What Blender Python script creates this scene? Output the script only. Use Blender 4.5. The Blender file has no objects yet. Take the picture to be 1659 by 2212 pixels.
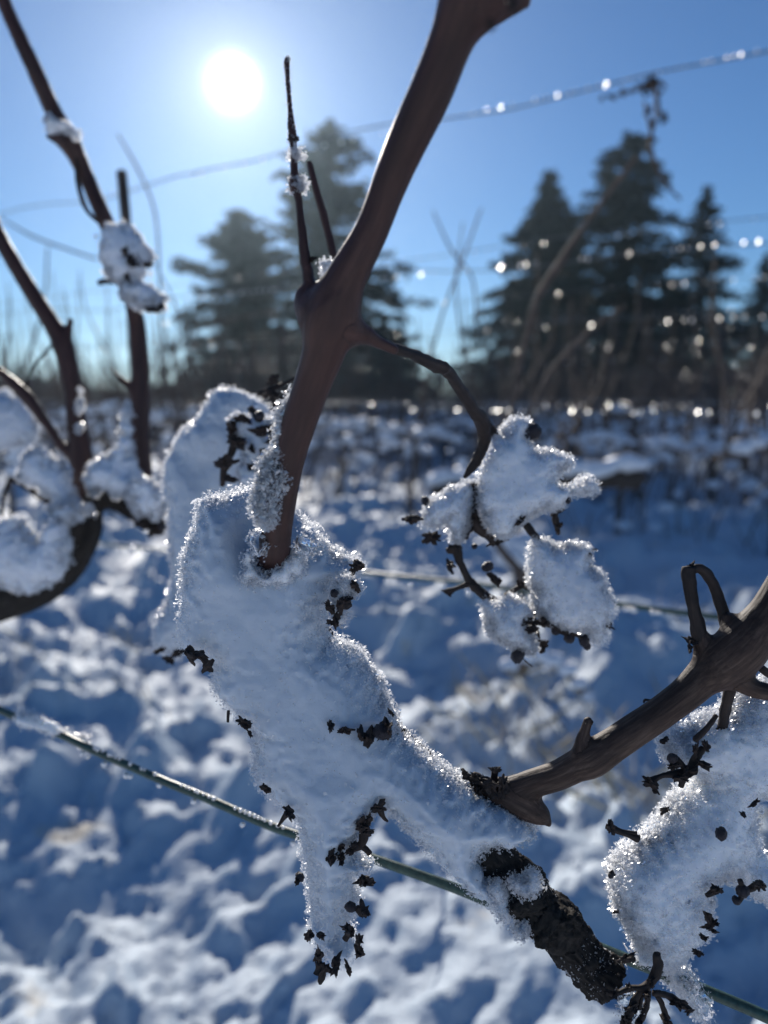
import bpy, math, random, time
import numpy as np
from mathutils import Vector, noise as mnoise
T0 = time.time()
random.seed(7); rng = np.random.default_rng(11)
SC = bpy.context.scene
COL = SC.collection
R = math.radians

# ------------------------------------------------------------------ camera, sky, sun, exposure
PITCH = R(-8.43)
CAMP = np.array([0.0, 0.0, 0.95])
cam_d = bpy.data.cameras.new('camera'); cam = bpy.data.objects.new('camera', cam_d); COL.objects.link(cam)
cam.location = CAMP; cam.rotation_euler = (R(90) + PITCH, 0, 0)
cam_d.sensor_fit = 'HORIZONTAL'; cam_d.sensor_width = 26.0; cam_d.lens = 26.0
cam_d.clip_start = 0.01; cam_d.clip_end = 2000
cam_d.dof.use_dof = True; cam_d.dof.focus_distance = 0.243; cam_d.dof.aperture_fstop = 7.6
SC.camera = cam
# camera basis: a point of the picture (1659 x 2212 units) at depth d
CR = np.array([1.0, 0, 0]); CF = np.array([0, math.cos(PITCH), math.sin(PITCH)]); CU = np.array([0, -math.sin(PITCH), math.cos(PITCH)])
def cs(x, y, d): return np.array([(x - 829.5) / 1659 * d, -(y - 1106) / 1659 * d, d])
def to_world(v):
    v = np.asarray(v, float)
    return CAMP + v[..., 0:1] * CR + v[..., 1:2] * CU + v[..., 2:3] * CF
def P(x, y, d): return to_world(cs(x, y, d))

sv = P(503, 180, 1) - CAMP; sv /= np.linalg.norm(sv)
SUN_EL = math.asin(sv[2]); SUN_AZ = math.atan2(sv[0], sv[1])      # from +Y towards +X
world = bpy.data.worlds.new('World'); SC.world = world; world.use_nodes = True
nt = world.node_tree; nt.nodes.clear()
wo = nt.nodes.new('ShaderNodeOutputWorld'); bg = nt.nodes.new('ShaderNodeBackground')
sky = nt.nodes.new('ShaderNodeTexSky'); sky.sky_type = 'NISHITA'; sky.sun_disc = False
sky.sun_elevation = SUN_EL; sky.sun_rotation = SUN_AZ
sky.air_density = 1.0; sky.dust_density = 0.0; sky.ozone_density = 5.0; sky.altitude = 0
bg.inputs[1].default_value = 0.08
tint = nt.nodes.new('ShaderNodeMix'); tint.data_type = 'RGBA'; tint.blend_type = 'MULTIPLY'; tint.inputs[0].default_value = 1; tint.inputs[7].default_value = (0.77, 0.94, 1.10, 1)
nt.links.new(sky.outputs[0], tint.inputs[6]); nt.links.new(tint.outputs[2], bg.inputs[0])
# sensor bloom and aureole round the sun, painted into the sky: a function of the angle to the sun only
tc = nt.nodes.new('ShaderNodeTexCoord'); dot = nt.nodes.new('ShaderNodeVectorMath'); dot.operation = 'DOT_PRODUCT'
nrm = nt.nodes.new('ShaderNodeVectorMath'); nrm.operation = 'NORMALIZE'
nt.links.new(tc.outputs['Generated'], nrm.inputs[0]); nt.links.new(nrm.outputs[0], dot.inputs[0])
dot.inputs[1].default_value = tuple(sv)
def mth(op, a, b=None, c=None):
    n = nt.nodes.new('ShaderNodeMath'); n.operation = op
    for i, v in enumerate((a, b, c)):
        if v is None: continue
        if isinstance(v, (int, float)): n.inputs[i].default_value = v
        else: nt.links.new(v, n.inputs[i])
    return n.outputs[0]
cl = mth('MINIMUM', dot.outputs['Value'], 0.9999999)
ang = mth('MULTIPLY', mth('ARCCOSINE', cl), 57.29578)
def gauss(w, amp): return mth('MULTIPLY', mth('EXPONENT', mth('MULTIPLY', mth('POWER', mth('DIVIDE', ang, w), 2.0), -1.0)), amp)
def expo(w, amp): return mth('MULTIPLY', mth('EXPONENT', mth('MULTIPLY', mth('DIVIDE', ang, w), -1.0)), amp)
glow = mth('ADD', mth('ADD', gauss(0.92, 9.0), expo(2.0, 0.62)), expo(9.5, 0.25))
em = nt.nodes.new('ShaderNodeBackground'); em.inputs[0].default_value = (1.0, 0.97, 0.93, 1)
nt.links.new(glow, em.inputs[1])
ad = nt.nodes.new('ShaderNodeAddShader'); nt.links.new(bg.outputs[0], ad.inputs[0]); nt.links.new(em.outputs[0], ad.inputs[1])
nt.links.new(ad.outputs[0], wo.inputs[0])
sl = bpy.data.lights.new('sun', 'SUN'); so = bpy.data.objects.new('sun', sl); COL.objects.link(so)
sl.energy = 5.0; sl.angle = R(0.53); sl.color = (1.0, 0.93, 0.84)
so.rotation_euler = Vector(sv).to_track_quat('Z', 'Y').to_euler(); so.location = (0, 0, 6)
SC.view_settings.view_transform = 'Standard'; SC.view_settings.look = 'None'
SC.view_settings.exposure = 0.0; SC.view_settings.gamma = 1.0; SC.view_settings.use_curve_mapping = False
SC.render.engine = 'CYCLES'
cy = SC.cycles
cy.max_bounces = 7; cy.diffuse_bounces = 3; cy.glossy_bounces = 2; cy.transmission_bounces = 5; cy.transparent_max_bounces = 8
cy.sample_clamp_indirect = 4.0; cy.sample_clamp_direct = 40.0; cy.caustics_reflective = False; cy.caustics_refractive = False
cy.use_denoising = True; cy.use_adaptive_sampling = True; cy.adaptive_threshold = 0.02
try: cy.denoiser = 'OPENIMAGEDENOISE'
except Exception: pass

# ------------------------------------------------------------------ materials
def mat(name):
    m = bpy.data.materials.new(name); m.use_nodes = True
    n = m.node_tree; n.nodes.clear(); o = n.nodes.new('ShaderNodeOutputMaterial')
    return m, n, o
def pbsdf(n, col, rough=0.6, **kw):
    b = n.nodes.new('ShaderNodeBsdfPrincipled'); b.inputs['Base Color'].default_value = (*col, 1); b.inputs['Roughness'].default_value = rough
    for k, v in kw.items(): b.inputs[k.replace('_', ' ')].default_value = v
    return b
def noise_ramp(n, vec, scale, stops, detail=6, rough=0.6):
    t = n.nodes.new('ShaderNodeTexNoise'); t.inputs['Scale'].default_value = scale; t.inputs['Detail'].default_value = detail; t.inputs['Roughness'].default_value = rough
    if vec is not None: n.links.new(vec, t.inputs['Vector'])
    r = n.nodes.new('ShaderNodeValToRGB'); e = r.color_ramp.elements
    e[0].position, e[0].color = stops[0][0], (*stops[0][1], 1); e[1].position, e[1].color = stops[-1][0], (*stops[-1][1], 1)
    for p, c in stops[1:-1]:
        k = e.new(p); k.color = (*c, 1)
    n.links.new(t.outputs['Fac'], r.inputs[0]); return t, r
def bump(n, h, strength, dist, bs):
    b = n.nodes.new('ShaderNodeBump'); b.inputs['Strength'].default_value = strength; b.inputs['Distance'].default_value = dist
    n.links.new(h, b.inputs['Height']); n.links.new(b.outputs[0], bs.inputs['Normal']); return b

def snow_mat(name, sss=1.0, radius=0.010, col=(0.90, 0.92, 0.95), bstr=0.5, bscale=900, bdist=0.0006):
    m, n, o = mat(name)
    b = pbsdf(n, col, 0.55)
    b.inputs['Specular IOR Level'].default_value = 0.25
    if sss:
        b.subsurface_method = 'RANDOM_WALK'
        b.inputs['Subsurface Weight'].default_value = sss
        b.inputs['Subsurface Radius'].default_value = (0.9, 1.0, 1.15); b.inputs['Subsurface Scale'].default_value = radius
        b.inputs['Subsurface Anisotropy'].default_value = 0.3
    g = n.nodes.new('ShaderNodeTexCoord')
    t, r = noise_ramp(n, g.outputs['Object'], bscale, [(0.3, (0, 0, 0)), (0.7, (1, 1, 1))], 3)
    bump(n, t.outputs['Fac'], bstr, bdist, b)
    n.links.new(b.outputs[0], o.inputs[0]); return m
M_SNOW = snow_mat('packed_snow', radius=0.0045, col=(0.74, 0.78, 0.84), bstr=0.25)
M_SNOWBIG = snow_mat('shade_toned_snow', radius=0.0014, col=(0.56, 0.62, 0.69), bstr=0.25)  # darker copy of packed snow, with shade put into its base colour
M_SNOW2 = snow_mat('grainy_snow', radius=0.0050, col=(0.80, 0.83, 0.87), bstr=0.6)
M_THIN = snow_mat('thin_icy_snow', radius=0.004, col=(0.9, 0.93, 0.97))
M_SNOWFAR = snow_mat('far_snow', sss=0, col=(0.76, 0.80, 0.87), bscale=60, bdist=0.004)
def crystal_mat(name, tr, gl, tp, rough=0.25):
    m, n, o = mat(name)
    d = n.nodes.new('ShaderNodeBsdfTranslucent'); d.inputs[0].default_value = (0.97, 0.98, 1, 1)
    g = n.nodes.new('ShaderNodeBsdfGlossy'); g.inputs[0].default_value = (1, 1, 1, 1); g.inputs['Roughness'].default_value = rough
    df = n.nodes.new('ShaderNodeBsdfDiffuse'); df.inputs[0].default_value = (0.9, 0.92, 0.95, 1)
    t = n.nodes.new('ShaderNodeBsdfTransparent')
    m1 = n.nodes.new('ShaderNodeMixShader'); m1.inputs[0].default_value = tr; n.links.new(df.outputs[0], m1.inputs[1]); n.links.new(d.outputs[0], m1.inputs[2])
    m2 = n.nodes.new('ShaderNodeMixShader'); m2.inputs[0].default_value = gl; n.links.new(m1.outputs[0], m2.inputs[1]); n.links.new(g.outputs[0], m2.inputs[2])
    m3 = n.nodes.new('ShaderNodeMixShader'); m3.inputs[0].default_value = tp; n.links.new(m2.outputs[0], m3.inputs[1]); n.links.new(t.outputs[0], m3.inputs[2])
    n.links.new(m3.outputs[0], o.inputs[0]); return m
M_GLINT = crystal_mat('glinting_flakes', 0.7, 0.75, 0.05, 0.22)
M_CRYS = crystal_mat('snow_crystals', 0.80, 0.16, 0.30, 0.30)
M_FLAKE = crystal_mat('ice_flakes', 0.60, 0.30, 0.30, 0.22)
def ice_mat(name, rough):
    m, n, o = mat(name); b = pbsdf(n, (0.93, 0.97, 1.0), rough); b.inputs['Transmission Weight'].default_value = 1; b.inputs['IOR'].default_value = 1.31
    g = n.nodes.new('ShaderNodeTexCoord'); t, r = noise_ramp(n, g.outputs['Object'], 500, [(0.3, (0, 0, 0)), (0.7, (1, 1, 1))], 3); bump(n, t.outputs['Fac'], 0.6, 0.0006, b)
    n.links.new(b.outputs[0], o.inputs[0]); return m
M_ICE = ice_mat('clear_ice', 0.08)
def drop_mat(gr=0.30, gmix=0.6):
    m, n, o = mat('frozen_drop'); b = pbsdf(n, (0.96, 0.97, 1.0), 0.30); b.inputs['Subsurface Weight'].default_value = 1; b.inputs['Subsurface Radius'].default_value = (1, 1, 1); b.inputs['Subsurface Scale'].default_value = 0.004
    g = n.nodes.new('ShaderNodeBsdfGlossy'); g.inputs['Roughness'].default_value = gr
    x = n.nodes.new('ShaderNodeMixShader'); x.inputs[0].default_value = gmix; n.links.new(b.outputs[0], x.inputs[1]); n.links.new(g.outputs[0], x.inputs[2]); n.links.new(x.outputs[0], o.inputs[0]); return m
M_DROP = drop_mat(); M_DROPFAR = drop_mat(0.38, 0.4)

def bark_mat(name, stops, scale=800, rough=0.62, bst=0.8, bd=0.0005, spec=0.35):
    m, n, o = mat(name)
    a = n.nodes.new('ShaderNodeAttribute'); a.attribute_name = 'bark'
    t, r = noise_ramp(n, a.outputs['Vector'], scale, stops, 8, 0.65)
    t2, r2 = noise_ramp(n, a.outputs['Vector'], scale * 0.22, [(0.35, (0.55, 0.55, 0.55)), (0.65, (1.15, 1.1, 1.05))], 4)
    mx = n.nodes.new('ShaderNodeMix'); mx.data_type = 'RGBA'; mx.blend_type = 'MULTIPLY'; mx.inputs[0].default_value = 1
    n.links.new(r.outputs[0], mx.inputs[6]); n.links.new(r2.outputs[0], mx.inputs[7])
    b = pbsdf(n, (0.1, 0.06, 0.05), rough); b.inputs['Specular IOR Level'].default_value = spec
    n.links.new(mx.outputs[2], b.inputs['Base Color'])
    bump(n, t.outputs['Fac'], bst, bd, b)
    n.links.new(b.outputs[0], o.inputs[0]); return m
M_CANE = bark_mat('red_brown_cane', [(0.2, (0.038, 0.020, 0.018)), (0.55, (0.070, 0.034, 0.028)), (0.85, (0.12, 0.062, 0.048))], scale=560, bst=0.6, rough=0.5, spec=0.35)
M_CANE2 = bark_mat('grey_brown_cane', [(0.25, (0.026, 0.017, 0.014)), (0.5, (0.070, 0.045, 0.035)), (0.78, (0.17, 0.12, 0.092))], rough=0.55, spec=0.22)
M_OLD = bark_mat('old_rough_bark', [(0.3, (0.012, 0.011, 0.010)), (0.6, (0.038, 0.033, 0.029)), (0.8, (0.10, 0.09, 0.08))], scale=600, rough=0.85, bst=1.0, bd=0.0012)
M_DARK = bark_mat('dry_dark_stem', [(0.3, (0.018, 0.013, 0.012)), (0.7, (0.06, 0.042, 0.035))], scale=500, rough=0.7)
def plain(name, col, rough, scale=300, var=0.5, bd=0.0005, **kw):
    m, n, o = mat(name); g = n.nodes.new('ShaderNodeTexCoord')
    c0 = tuple(c * (1 - var) for c in col); c1 = tuple(min(1, c * (1 + var)) for c in col)
    t, r = noise_ramp(n, g.outputs['Object'], scale, [(0.3, c0), (0.7, c1)])
    b = pbsdf(n, col, rough, **kw); n.links.new(r.outputs[0], b.inputs['Base Color']); bump(n, t.outputs['Fac'], 0.6, bd, b)
    n.links.new(b.outputs[0], o.inputs[0]); return m
M_RAISIN = plain('dried_grape_skin', (0.018, 0.014, 0.02), 0.42, 500)
M_WIRE = plain('green_coated_wire', (0.045, 0.085, 0.065), 0.38, 500, 0.45, 0.0002)
M_STEEL = plain('galvanised_wire', (0.16, 0.17, 0.17), 0.4, 200, 0.3)
M_FARVINE = plain('far_vine_wood', (0.10, 0.07, 0.055), 0.8, 40, 0.5, 0.003)
M_POST = plain('weathered_post_wood', (0.07, 0.055, 0.045), 0.85, 30, 0.4, 0.003)
M_NEEDLE = plain('spruce_needles', (0.030, 0.048, 0.036), 0.75, 0.9, 0.45, 0.01)
M_NEEDLE2 = plain('cedar_needles', (0.045, 0.058, 0.045), 0.75, 0.9, 0.45, 0.01)
M_TRUNK = plain('conifer_trunk', (0.06, 0.045, 0.035), 0.9, 4, 0.4, 0.02)
M_GRASS = plain('dry_straw', (0.46, 0.38, 0.25), 0.8, 20, 0.4, 0.002)
M_HEDGE = plain('bare_twigs', (0.15, 0.12, 0.11), 0.85, 2, 0.4, 0.02)

# ------------------------------------------------------------------ object helpers
def tag(o, label=None, cat=None, group=None, kind=None):
    for k, v in (('label', label), ('category', cat), ('group', group), ('kind', kind)):
        if v: o[k] = v
    return o
def empty(name, loc, label, cat, group=None):
    o = bpy.data.objects.new(name, None); COL.objects.link(o); o.location = tuple(loc); o.empty_display_size = 0.02
    return tag(o, label, cat, group)
def mesh_np(name, V, F, m, parent=None, attr=None, smooth=True, local=None):
    """V: n x 3 world points, F: k x 3 or k x 4 faces; the object's origin is at local (or the parent's place)."""
    V = np.asarray(V, np.float32); F = np.asarray(F, np.int32)
    org = np.zeros(3)
    if parent is not None: org = np.array(parent.location)
    elif local is not None: org = np.asarray(local, float)
    me = bpy.data.meshes.new(name); k = F.shape[1]
    me.vertices.add(len(V)); me.vertices.foreach_set('co', (V - org).astype(np.float32).ravel())
    me.loops.add(F.size); me.loops.foreach_set('vertex_index', F.ravel())
    me.polygons.add(len(F)); me.polygons.foreach_set('loop_start', np.arange(0, F.size, k, dtype=np.int32))
    me.polygons.foreach_set('loop_total', np.full(len(F), k, np.int32))
    if smooth: me.polygons.foreach_set('use_smooth', np.ones(len(F), bool))
    if attr is not None:
        a = me.attributes.new('bark', 'FLOAT_VECTOR', 'POINT'); a.data.foreach_set('vector', np.asarray(attr, np.float32).ravel())
    me.update(calc_edges=True); me.materials.append(m)
    o = bpy.data.objects.new(name, me); COL.objects.link(o)
    if parent is not None: o.parent = parent
    else: o.location = tuple(org)
    return o
def link_mesh(name, me, parent=None, loc=(0, 0, 0), rot=(0, 0, 0), scale=(1, 1, 1)):
    o = bpy.data.objects.new(name, me); COL.objects.link(o)
    if parent is not None:
        o.parent = parent; loc = np.asarray(loc) - np.array(parent.location)
    o.location = tuple(loc); o.rotation_euler = rot; o.scale = scale
    return o

# ------------------------------------------------------------------ fields: implicit bodies meshed with surface nets
def lattice(shape, cell, r):
    """smooth value noise in -1..1 on a grid"""
    out_n = shape; W = []
    dims = []
    for s in shape:
        k = int(math.ceil(s / cell)) + 2; dims.append(k)
        x = (np.arange(s) + r.random() * cell) / cell; i = x.astype(int); f = x - i; f = f * f * (3 - 2 * f)
        w = np.zeros((s, k), np.float32); i = np.clip(i, 0, k - 2)
        w[np.arange(s), i] = 1 - f; w[np.arange(s), i + 1] = f; W.append(w)
    L = (r.random(dims).astype(np.float32) * 2 - 1)
    a = np.tensordot(W[0], L, (1, 0)); a = np.tensordot(a, W[1], (1, 1)); a = np.tensordot(a, W[2], (1, 1))
    return a
def surface_nets(Fd, org, h):
    """Fd > 0 inside. Returns V (n x 3), Q (k x 4)."""
    Fd = Fd.copy(); big = -abs(Fd).max() - 1e-6
    Fd[0] = Fd[-1] = -h; Fd[:, 0] = Fd[:, -1] = -h; Fd[:, :, 0] = Fd[:, :, -1] = -h
    S = Fd > 0
    nx, ny, nz = Fd.shape
    c = np.zeros((nx - 1, ny - 1, nz - 1), np.uint8)
    for a in (0, 1):
        for b in (0, 1):
            for d in (0, 1): c += S[a:nx - 1 + a, b:ny - 1 + b, d:nz - 1 + d]
    act = (c > 0) & (c < 8); idx = np.argwhere(act)
    ids = np.full(act.shape, -1, np.int32); ids[act] = np.arange(len(idx))
    acc = np.zeros((len(idx), 3), np.float64); cnt = np.zeros(len(idx))
    I, J, K = idx.T
    corners = [(a, b, d) for a in (0, 1) for b in (0, 1) for d in (0, 1)]
    for ca in corners:
        for ax in range(3):
            if ca[ax]: continue
            cb = list(ca); cb[ax] = 1
            fa = Fd[I + ca[0], J + ca[1], K + ca[2]]; fb = Fd[I + cb[0], J + cb[1], K + cb[2]]
            mk = (fa > 0) != (fb > 0)
            t = np.where(mk, fa / np.where(mk, fa - fb, 1), 0)
            p = np.array(ca, float)[None, :].repeat(len(idx), 0); p[:, ax] += t
            acc[mk] += p[mk]; cnt += mk
    V = (idx + acc / cnt[:, None]) * h + np.asarray(org)
    Q = []
    for ax in range(3):
        o1, o2 = [(1, 2), (2, 0), (0, 1)][ax]
        sl0 = [slice(None)] * 3; sl1 = [slice(None)] * 3; sl0[ax] = slice(0, -1); sl1[ax] = slice(1, None)
        ch = S[tuple(sl0)] != S[tuple(sl1)]
        e = np.argwhere(ch)
        e = e[(e[:, o1] > 0) & (e[:, o2] > 0)]
        flip = S[tuple(e.T)]
        def cell(d1, d2):
            q = e.copy(); q[:, o1] -= d1; q[:, o2] -= d2
            ok = np.minimum(q, np.array(ids.shape) - 1)
            return ids[tuple(ok.T)]
        q = np.stack([cell(1, 1), cell(0, 1), cell(0, 0), cell(1, 0)], 1)
        q[~flip] = q[~flip][:, ::-1]
        Q.append(q[(q >= 0).all(1)])
    return V, np.concatenate(Q)
def crom(pts, n):
    pts = np.asarray(pts, float); out = []
    if len(pts) == 2:
        return np.array([pts[0] * (1 - t) + pts[1] * t for t in np.linspace(0, 1, n + 1)])
    Pp = np.vstack([2 * pts[0] - pts[1], pts, 2 * pts[-1] - pts[-2]])
    for i in range(1, len(Pp) - 2):
        p0, p1, p2, p3 = Pp[i - 1:i + 3]
        for t in np.arange(n) / n:
            out.append(0.5 * ((2 * p1) + (p2 - p0) * t + (2 * p0 - 5 * p1 + 4 * p2 - p3) * t * t + (3 * p1 - p0 - 3 * p2 + p3) * t ** 3))
    out.append(Pp[-2]); return np.array(out)
def strand(pts, n=5):
    """(x, y, depth, radius in picture units) control points -> camera-space centreline with radii"""
    a = np.array([[*cs(x, y, d), r * d / 1659] for x, y, d, r in pts]); return crom(a, n)
def seg_dist(X, Y, Z, a, b, ra, rb):
    ab = b - a; L = float(ab @ ab) + 1e-12
    t = np.clip(((X - a[0]) * ab[0] + (Y - a[1]) * ab[1] + (Z - a[2]) * ab[2]) / L, 0, 1)
    return np.sqrt((X - a[0] - t * ab[0]) ** 2 + (Y - a[1] - t * ab[1]) ** 2 + (Z - a[2] - t * ab[2]) ** 2) - (ra + (rb - ra) * t)
def body(name, strands, m, parent, h=0.0007, k=0.003, cut=None, rough=0.0002, seed=1, stretch=0.12):
    """wood: smoothly joined round strands, meshed as one surface"""
    allp = np.vstack(strands); rm = allp[:, 3].max()
    lo = allp[:, :3].min(0) - rm - 3 * h; hi = allp[:, :3].max(0) + rm + 3 * h
    n = np.ceil((hi - lo) / h).astype(int) + 1
    D = np.full(n, 0.02, np.float32)
    for s in strands:
        E = np.full(n, 0.02, np.float32)
        for i in range(len(s) - 1):
            a, b, ra, rb = s[i, :3], s[i + 1, :3], s[i, 3], s[i + 1, 3]; mg = max(ra, rb) + 0.004
            i0 = np.maximum(((np.minimum(a, b) - mg - lo) / h).astype(int), 0); i1 = np.minimum(((np.maximum(a, b) + mg - lo) / h).astype(int) + 2, n)
            X, Y, Z = [np.arange(i0[q], i1[q]) * h + lo[q] for q in range(3)]
            sl = tuple(slice(i0[q], i1[q]) for q in range(3))
            E[sl] = np.minimum(E[sl], seg_dist(X[:, None, None], Y[None, :, None], Z[None, None, :], a, b, ra, rb))
        kk = np.float32(k); hh = np.clip(0.5 + 0.5 * (D - E) / kk, 0, 1); near = (E < 0.019) & (D < 0.019)
        D = np.where(near, D * (1 - hh) + E * hh - kk * hh * (1 - hh), np.minimum(D, E))
    if cut is not None:
        X, Y, Z = [np.arange(n[q]) * h + lo[q] for q in range(3)]
        pl = (X[:, None, None] - cut[0][0]) * cut[1][0] + (Y[None, :, None] - cut[0][1]) * cut[1][1] + (Z[None, None, :] - cut[0][2]) * cut[1][2]
        D = np.maximum(D, pl)
    V, Q = surface_nets(-D, lo, h)
    # bark coordinates: direction round the nearest centreline and length along it
    best = np.full(len(V), 1e9); bk = np.zeros((len(V), 3)); N = np.zeros((len(V), 3)); off = 0.0
    for s in strands:
        for i in range(len(s) - 1):
            a, b = s[i, :3], s[i + 1, :3]; ab = b - a; L = np.linalg.norm(ab) + 1e-9
            t = np.clip(((V - a) @ ab) / L ** 2, 0, 1); rad = V - a - t[:, None] * ab; d = np.linalg.norm(rad, axis=1) - (s[i, 3] * (1 - t) + s[i + 1, 3] * t)
            u = np.cross(ab, [0, 0, 1.0]); u /= np.linalg.norm(u) + 1e-9; w = np.cross(ab / L, u)
            mk = d < best; best[mk] = d[mk]; rn = rad / (np.linalg.norm(rad, axis=1)[:, None] + 1e-9)
            rr = s[i, 3]
            bk[mk] = np.stack([(rn @ u)[mk] * rr, (rn @ w)[mk] * rr, (off + t * L)[mk] * stretch], 1); N[mk] = rn[mk]
            off += L
    amp = np.array([mnoise.fractal(Vector(p) * 700, 1.0, 2.0, 4) for p in bk]) + 0.6 * np.array([mnoise.noise(Vector(p) * 160) for p in bk * np.array([1, 1, 6])])
    V = V + N * (amp * rough)[:, None]
    return mesh_np(name, to_world(V), Q, m, parent, bk + seed)
def tube(name, strands, m, parent, sides=10, rough=0.12, freq=350, stretch=0.12, step=None, caps=True):
    """knobbly swept stems, joined into one mesh (one part)"""
    VV, FF, AA = [], [], []; off = 0; al = 0.0
    for s in strands:
        n = len(s); tn = np.gradient(s[:, :3], axis=0); tn /= np.linalg.norm(tn, axis=1)[:, None] + 1e-12
        u = np.cross(tn[0], [0.3, 0.2, 1.0]); u /= np.linalg.norm(u)
        for i in range(n):
            u = u - tn[i] * (u @ tn[i]); u /= np.linalg.norm(u); w = np.cross(tn[i], u)
            if i: al += np.linalg.norm(s[i, :3] - s[i - 1, :3])
            for j in range(sides):
                th = 2 * math.pi * j / sides; dr = math.cos(th) * u + math.sin(th) * w
                r = s[i, 3]; r *= 1 + rough * mnoise.fractal(Vector(s[i, :3] * freq + dr * 0.8), 1.0, 2.0, 3)
                VV.append(s[i, :3] + dr * r); AA.append((math.cos(th) * s[i, 3] + off, math.sin(th) * s[i, 3], al * stretch))
        for i in range(n - 1):
            for j in range(sides):
                a = off + i * sides + j; b = off + i * sides + (j + 1) % sides
                FF.append((a, b, b + sides, a + sides))
        c0 = len(VV); VV.append(s[0, :3] - tn[0] * s[0, 3] * 0.3); AA.append(AA[off])
        VV.append(s[-1, :3] + tn[-1] * s[-1, 3] * 0.3); AA.append(AA[off])
        for j in range(sides):
            b = (j + 1) % sides; e = off + (n - 1) * sides
            FF.append((c0, off + b, off + j, off + j)); FF.append((c0 + 1, e + j, e + b, e + b))
        off = len(VV)
    F = []; 
    for f in FF:
        if f[2] == f[3]: F.append(f[:3])
        else: F.append((f[0], f[1], f[2])); F.append((f[0], f[2], f[3]))
    return mesh_np(name, to_world(np.array(VV)), F, m, parent, AA)

# crystal shapes (small closed prisms and spikes)
def hexprism(l, w):
    a = [(math.cos(t) * w, math.sin(t) * w, z) for z in (-l, l) for t in np.arange(6) * math.pi / 3]
    f = [(i, (i + 1) % 6, 6 + (i + 1) % 6) for i in range(6)] + [(i, 6 + (i + 1) % 6, 6 + i) for i in range(6)] + [(0, 5, 4), (0, 4, 3), (0, 3, 2), (0, 2, 1), (6, 7, 8), (6, 8, 9), (6, 9, 10), (6, 10, 11)]
    return np.array(a), np.array(f)
def octa(l, w):
    a = np.array([(w, 0, 0), (0, w, 0), (-w, 0, 0), (0, -w, 0), (0, 0, l), (0, 0, -l)], float)
    return a, np.array([(0, 1, 4), (1, 2, 4), (2, 3, 4), (3, 0, 4), (1, 0, 5), (2, 1, 5), (3, 2, 5), (0, 3, 5)])
def plate(w, l, b):
    """a thin bent ice flake"""
    return np.array([(-w, 0, -b), (0, -l, b * .4), (w, 0, -b), (0, l, b * .4), (0, 0, b)], float), np.array([(0, 1, 4), (1, 2, 4), (2, 3, 4), (3, 0, 4)])
SHAPES = [plate(0.5, 1.1, 0.15), plate(0.8, 0.9, 0.25), plate(0.6, 0.7, 0.3)]
def rotmats(n, r):
    q = r.normal(size=(n, 4)); q /= np.linalg.norm(q, axis=1)[:, None]; w, x, y, z = q.T
    return np.stack([1 - 2 * (y * y + z * z), 2 * (x * y - z * w), 2 * (x * z + y * w), 2 * (x * y + z * w), 1 - 2 * (x * x + z * z), 2 * (y * z - x * w), 2 * (x * z - y * w), 2 * (y * z + x * w), 1 - 2 * (x * x + y * y)], 1).reshape(n, 3, 3)
def scatter(name, pts, size, m, parent, r):
    """many small grains joined into one mesh"""
    VV, FF = [], []; off = 0
    which = r.integers(0, len(SHAPES), len(pts))
    for k, (a, f) in enumerate(SHAPES):
        p = pts[which == k]; s = size[which == k]
        if not len(p): continue
        Rm = rotmats(len(p), r); v = np.einsum('nij,kj->nki', Rm, a) * s[:, None, None] + p[:, None, :]
        VV.append(v.reshape(-1, 3)); FF.append((f[None] + (np.arange(len(p)) * len(a))[:, None, None]).reshape(-1, 3) + off); off += v.shape[0] * v.shape[1]
    o = mesh_np(name, to_world(np.vstack(VV)), np.vstack(FF), m, parent, smooth=False); o['kind'] = 'stuff'; return o

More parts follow.
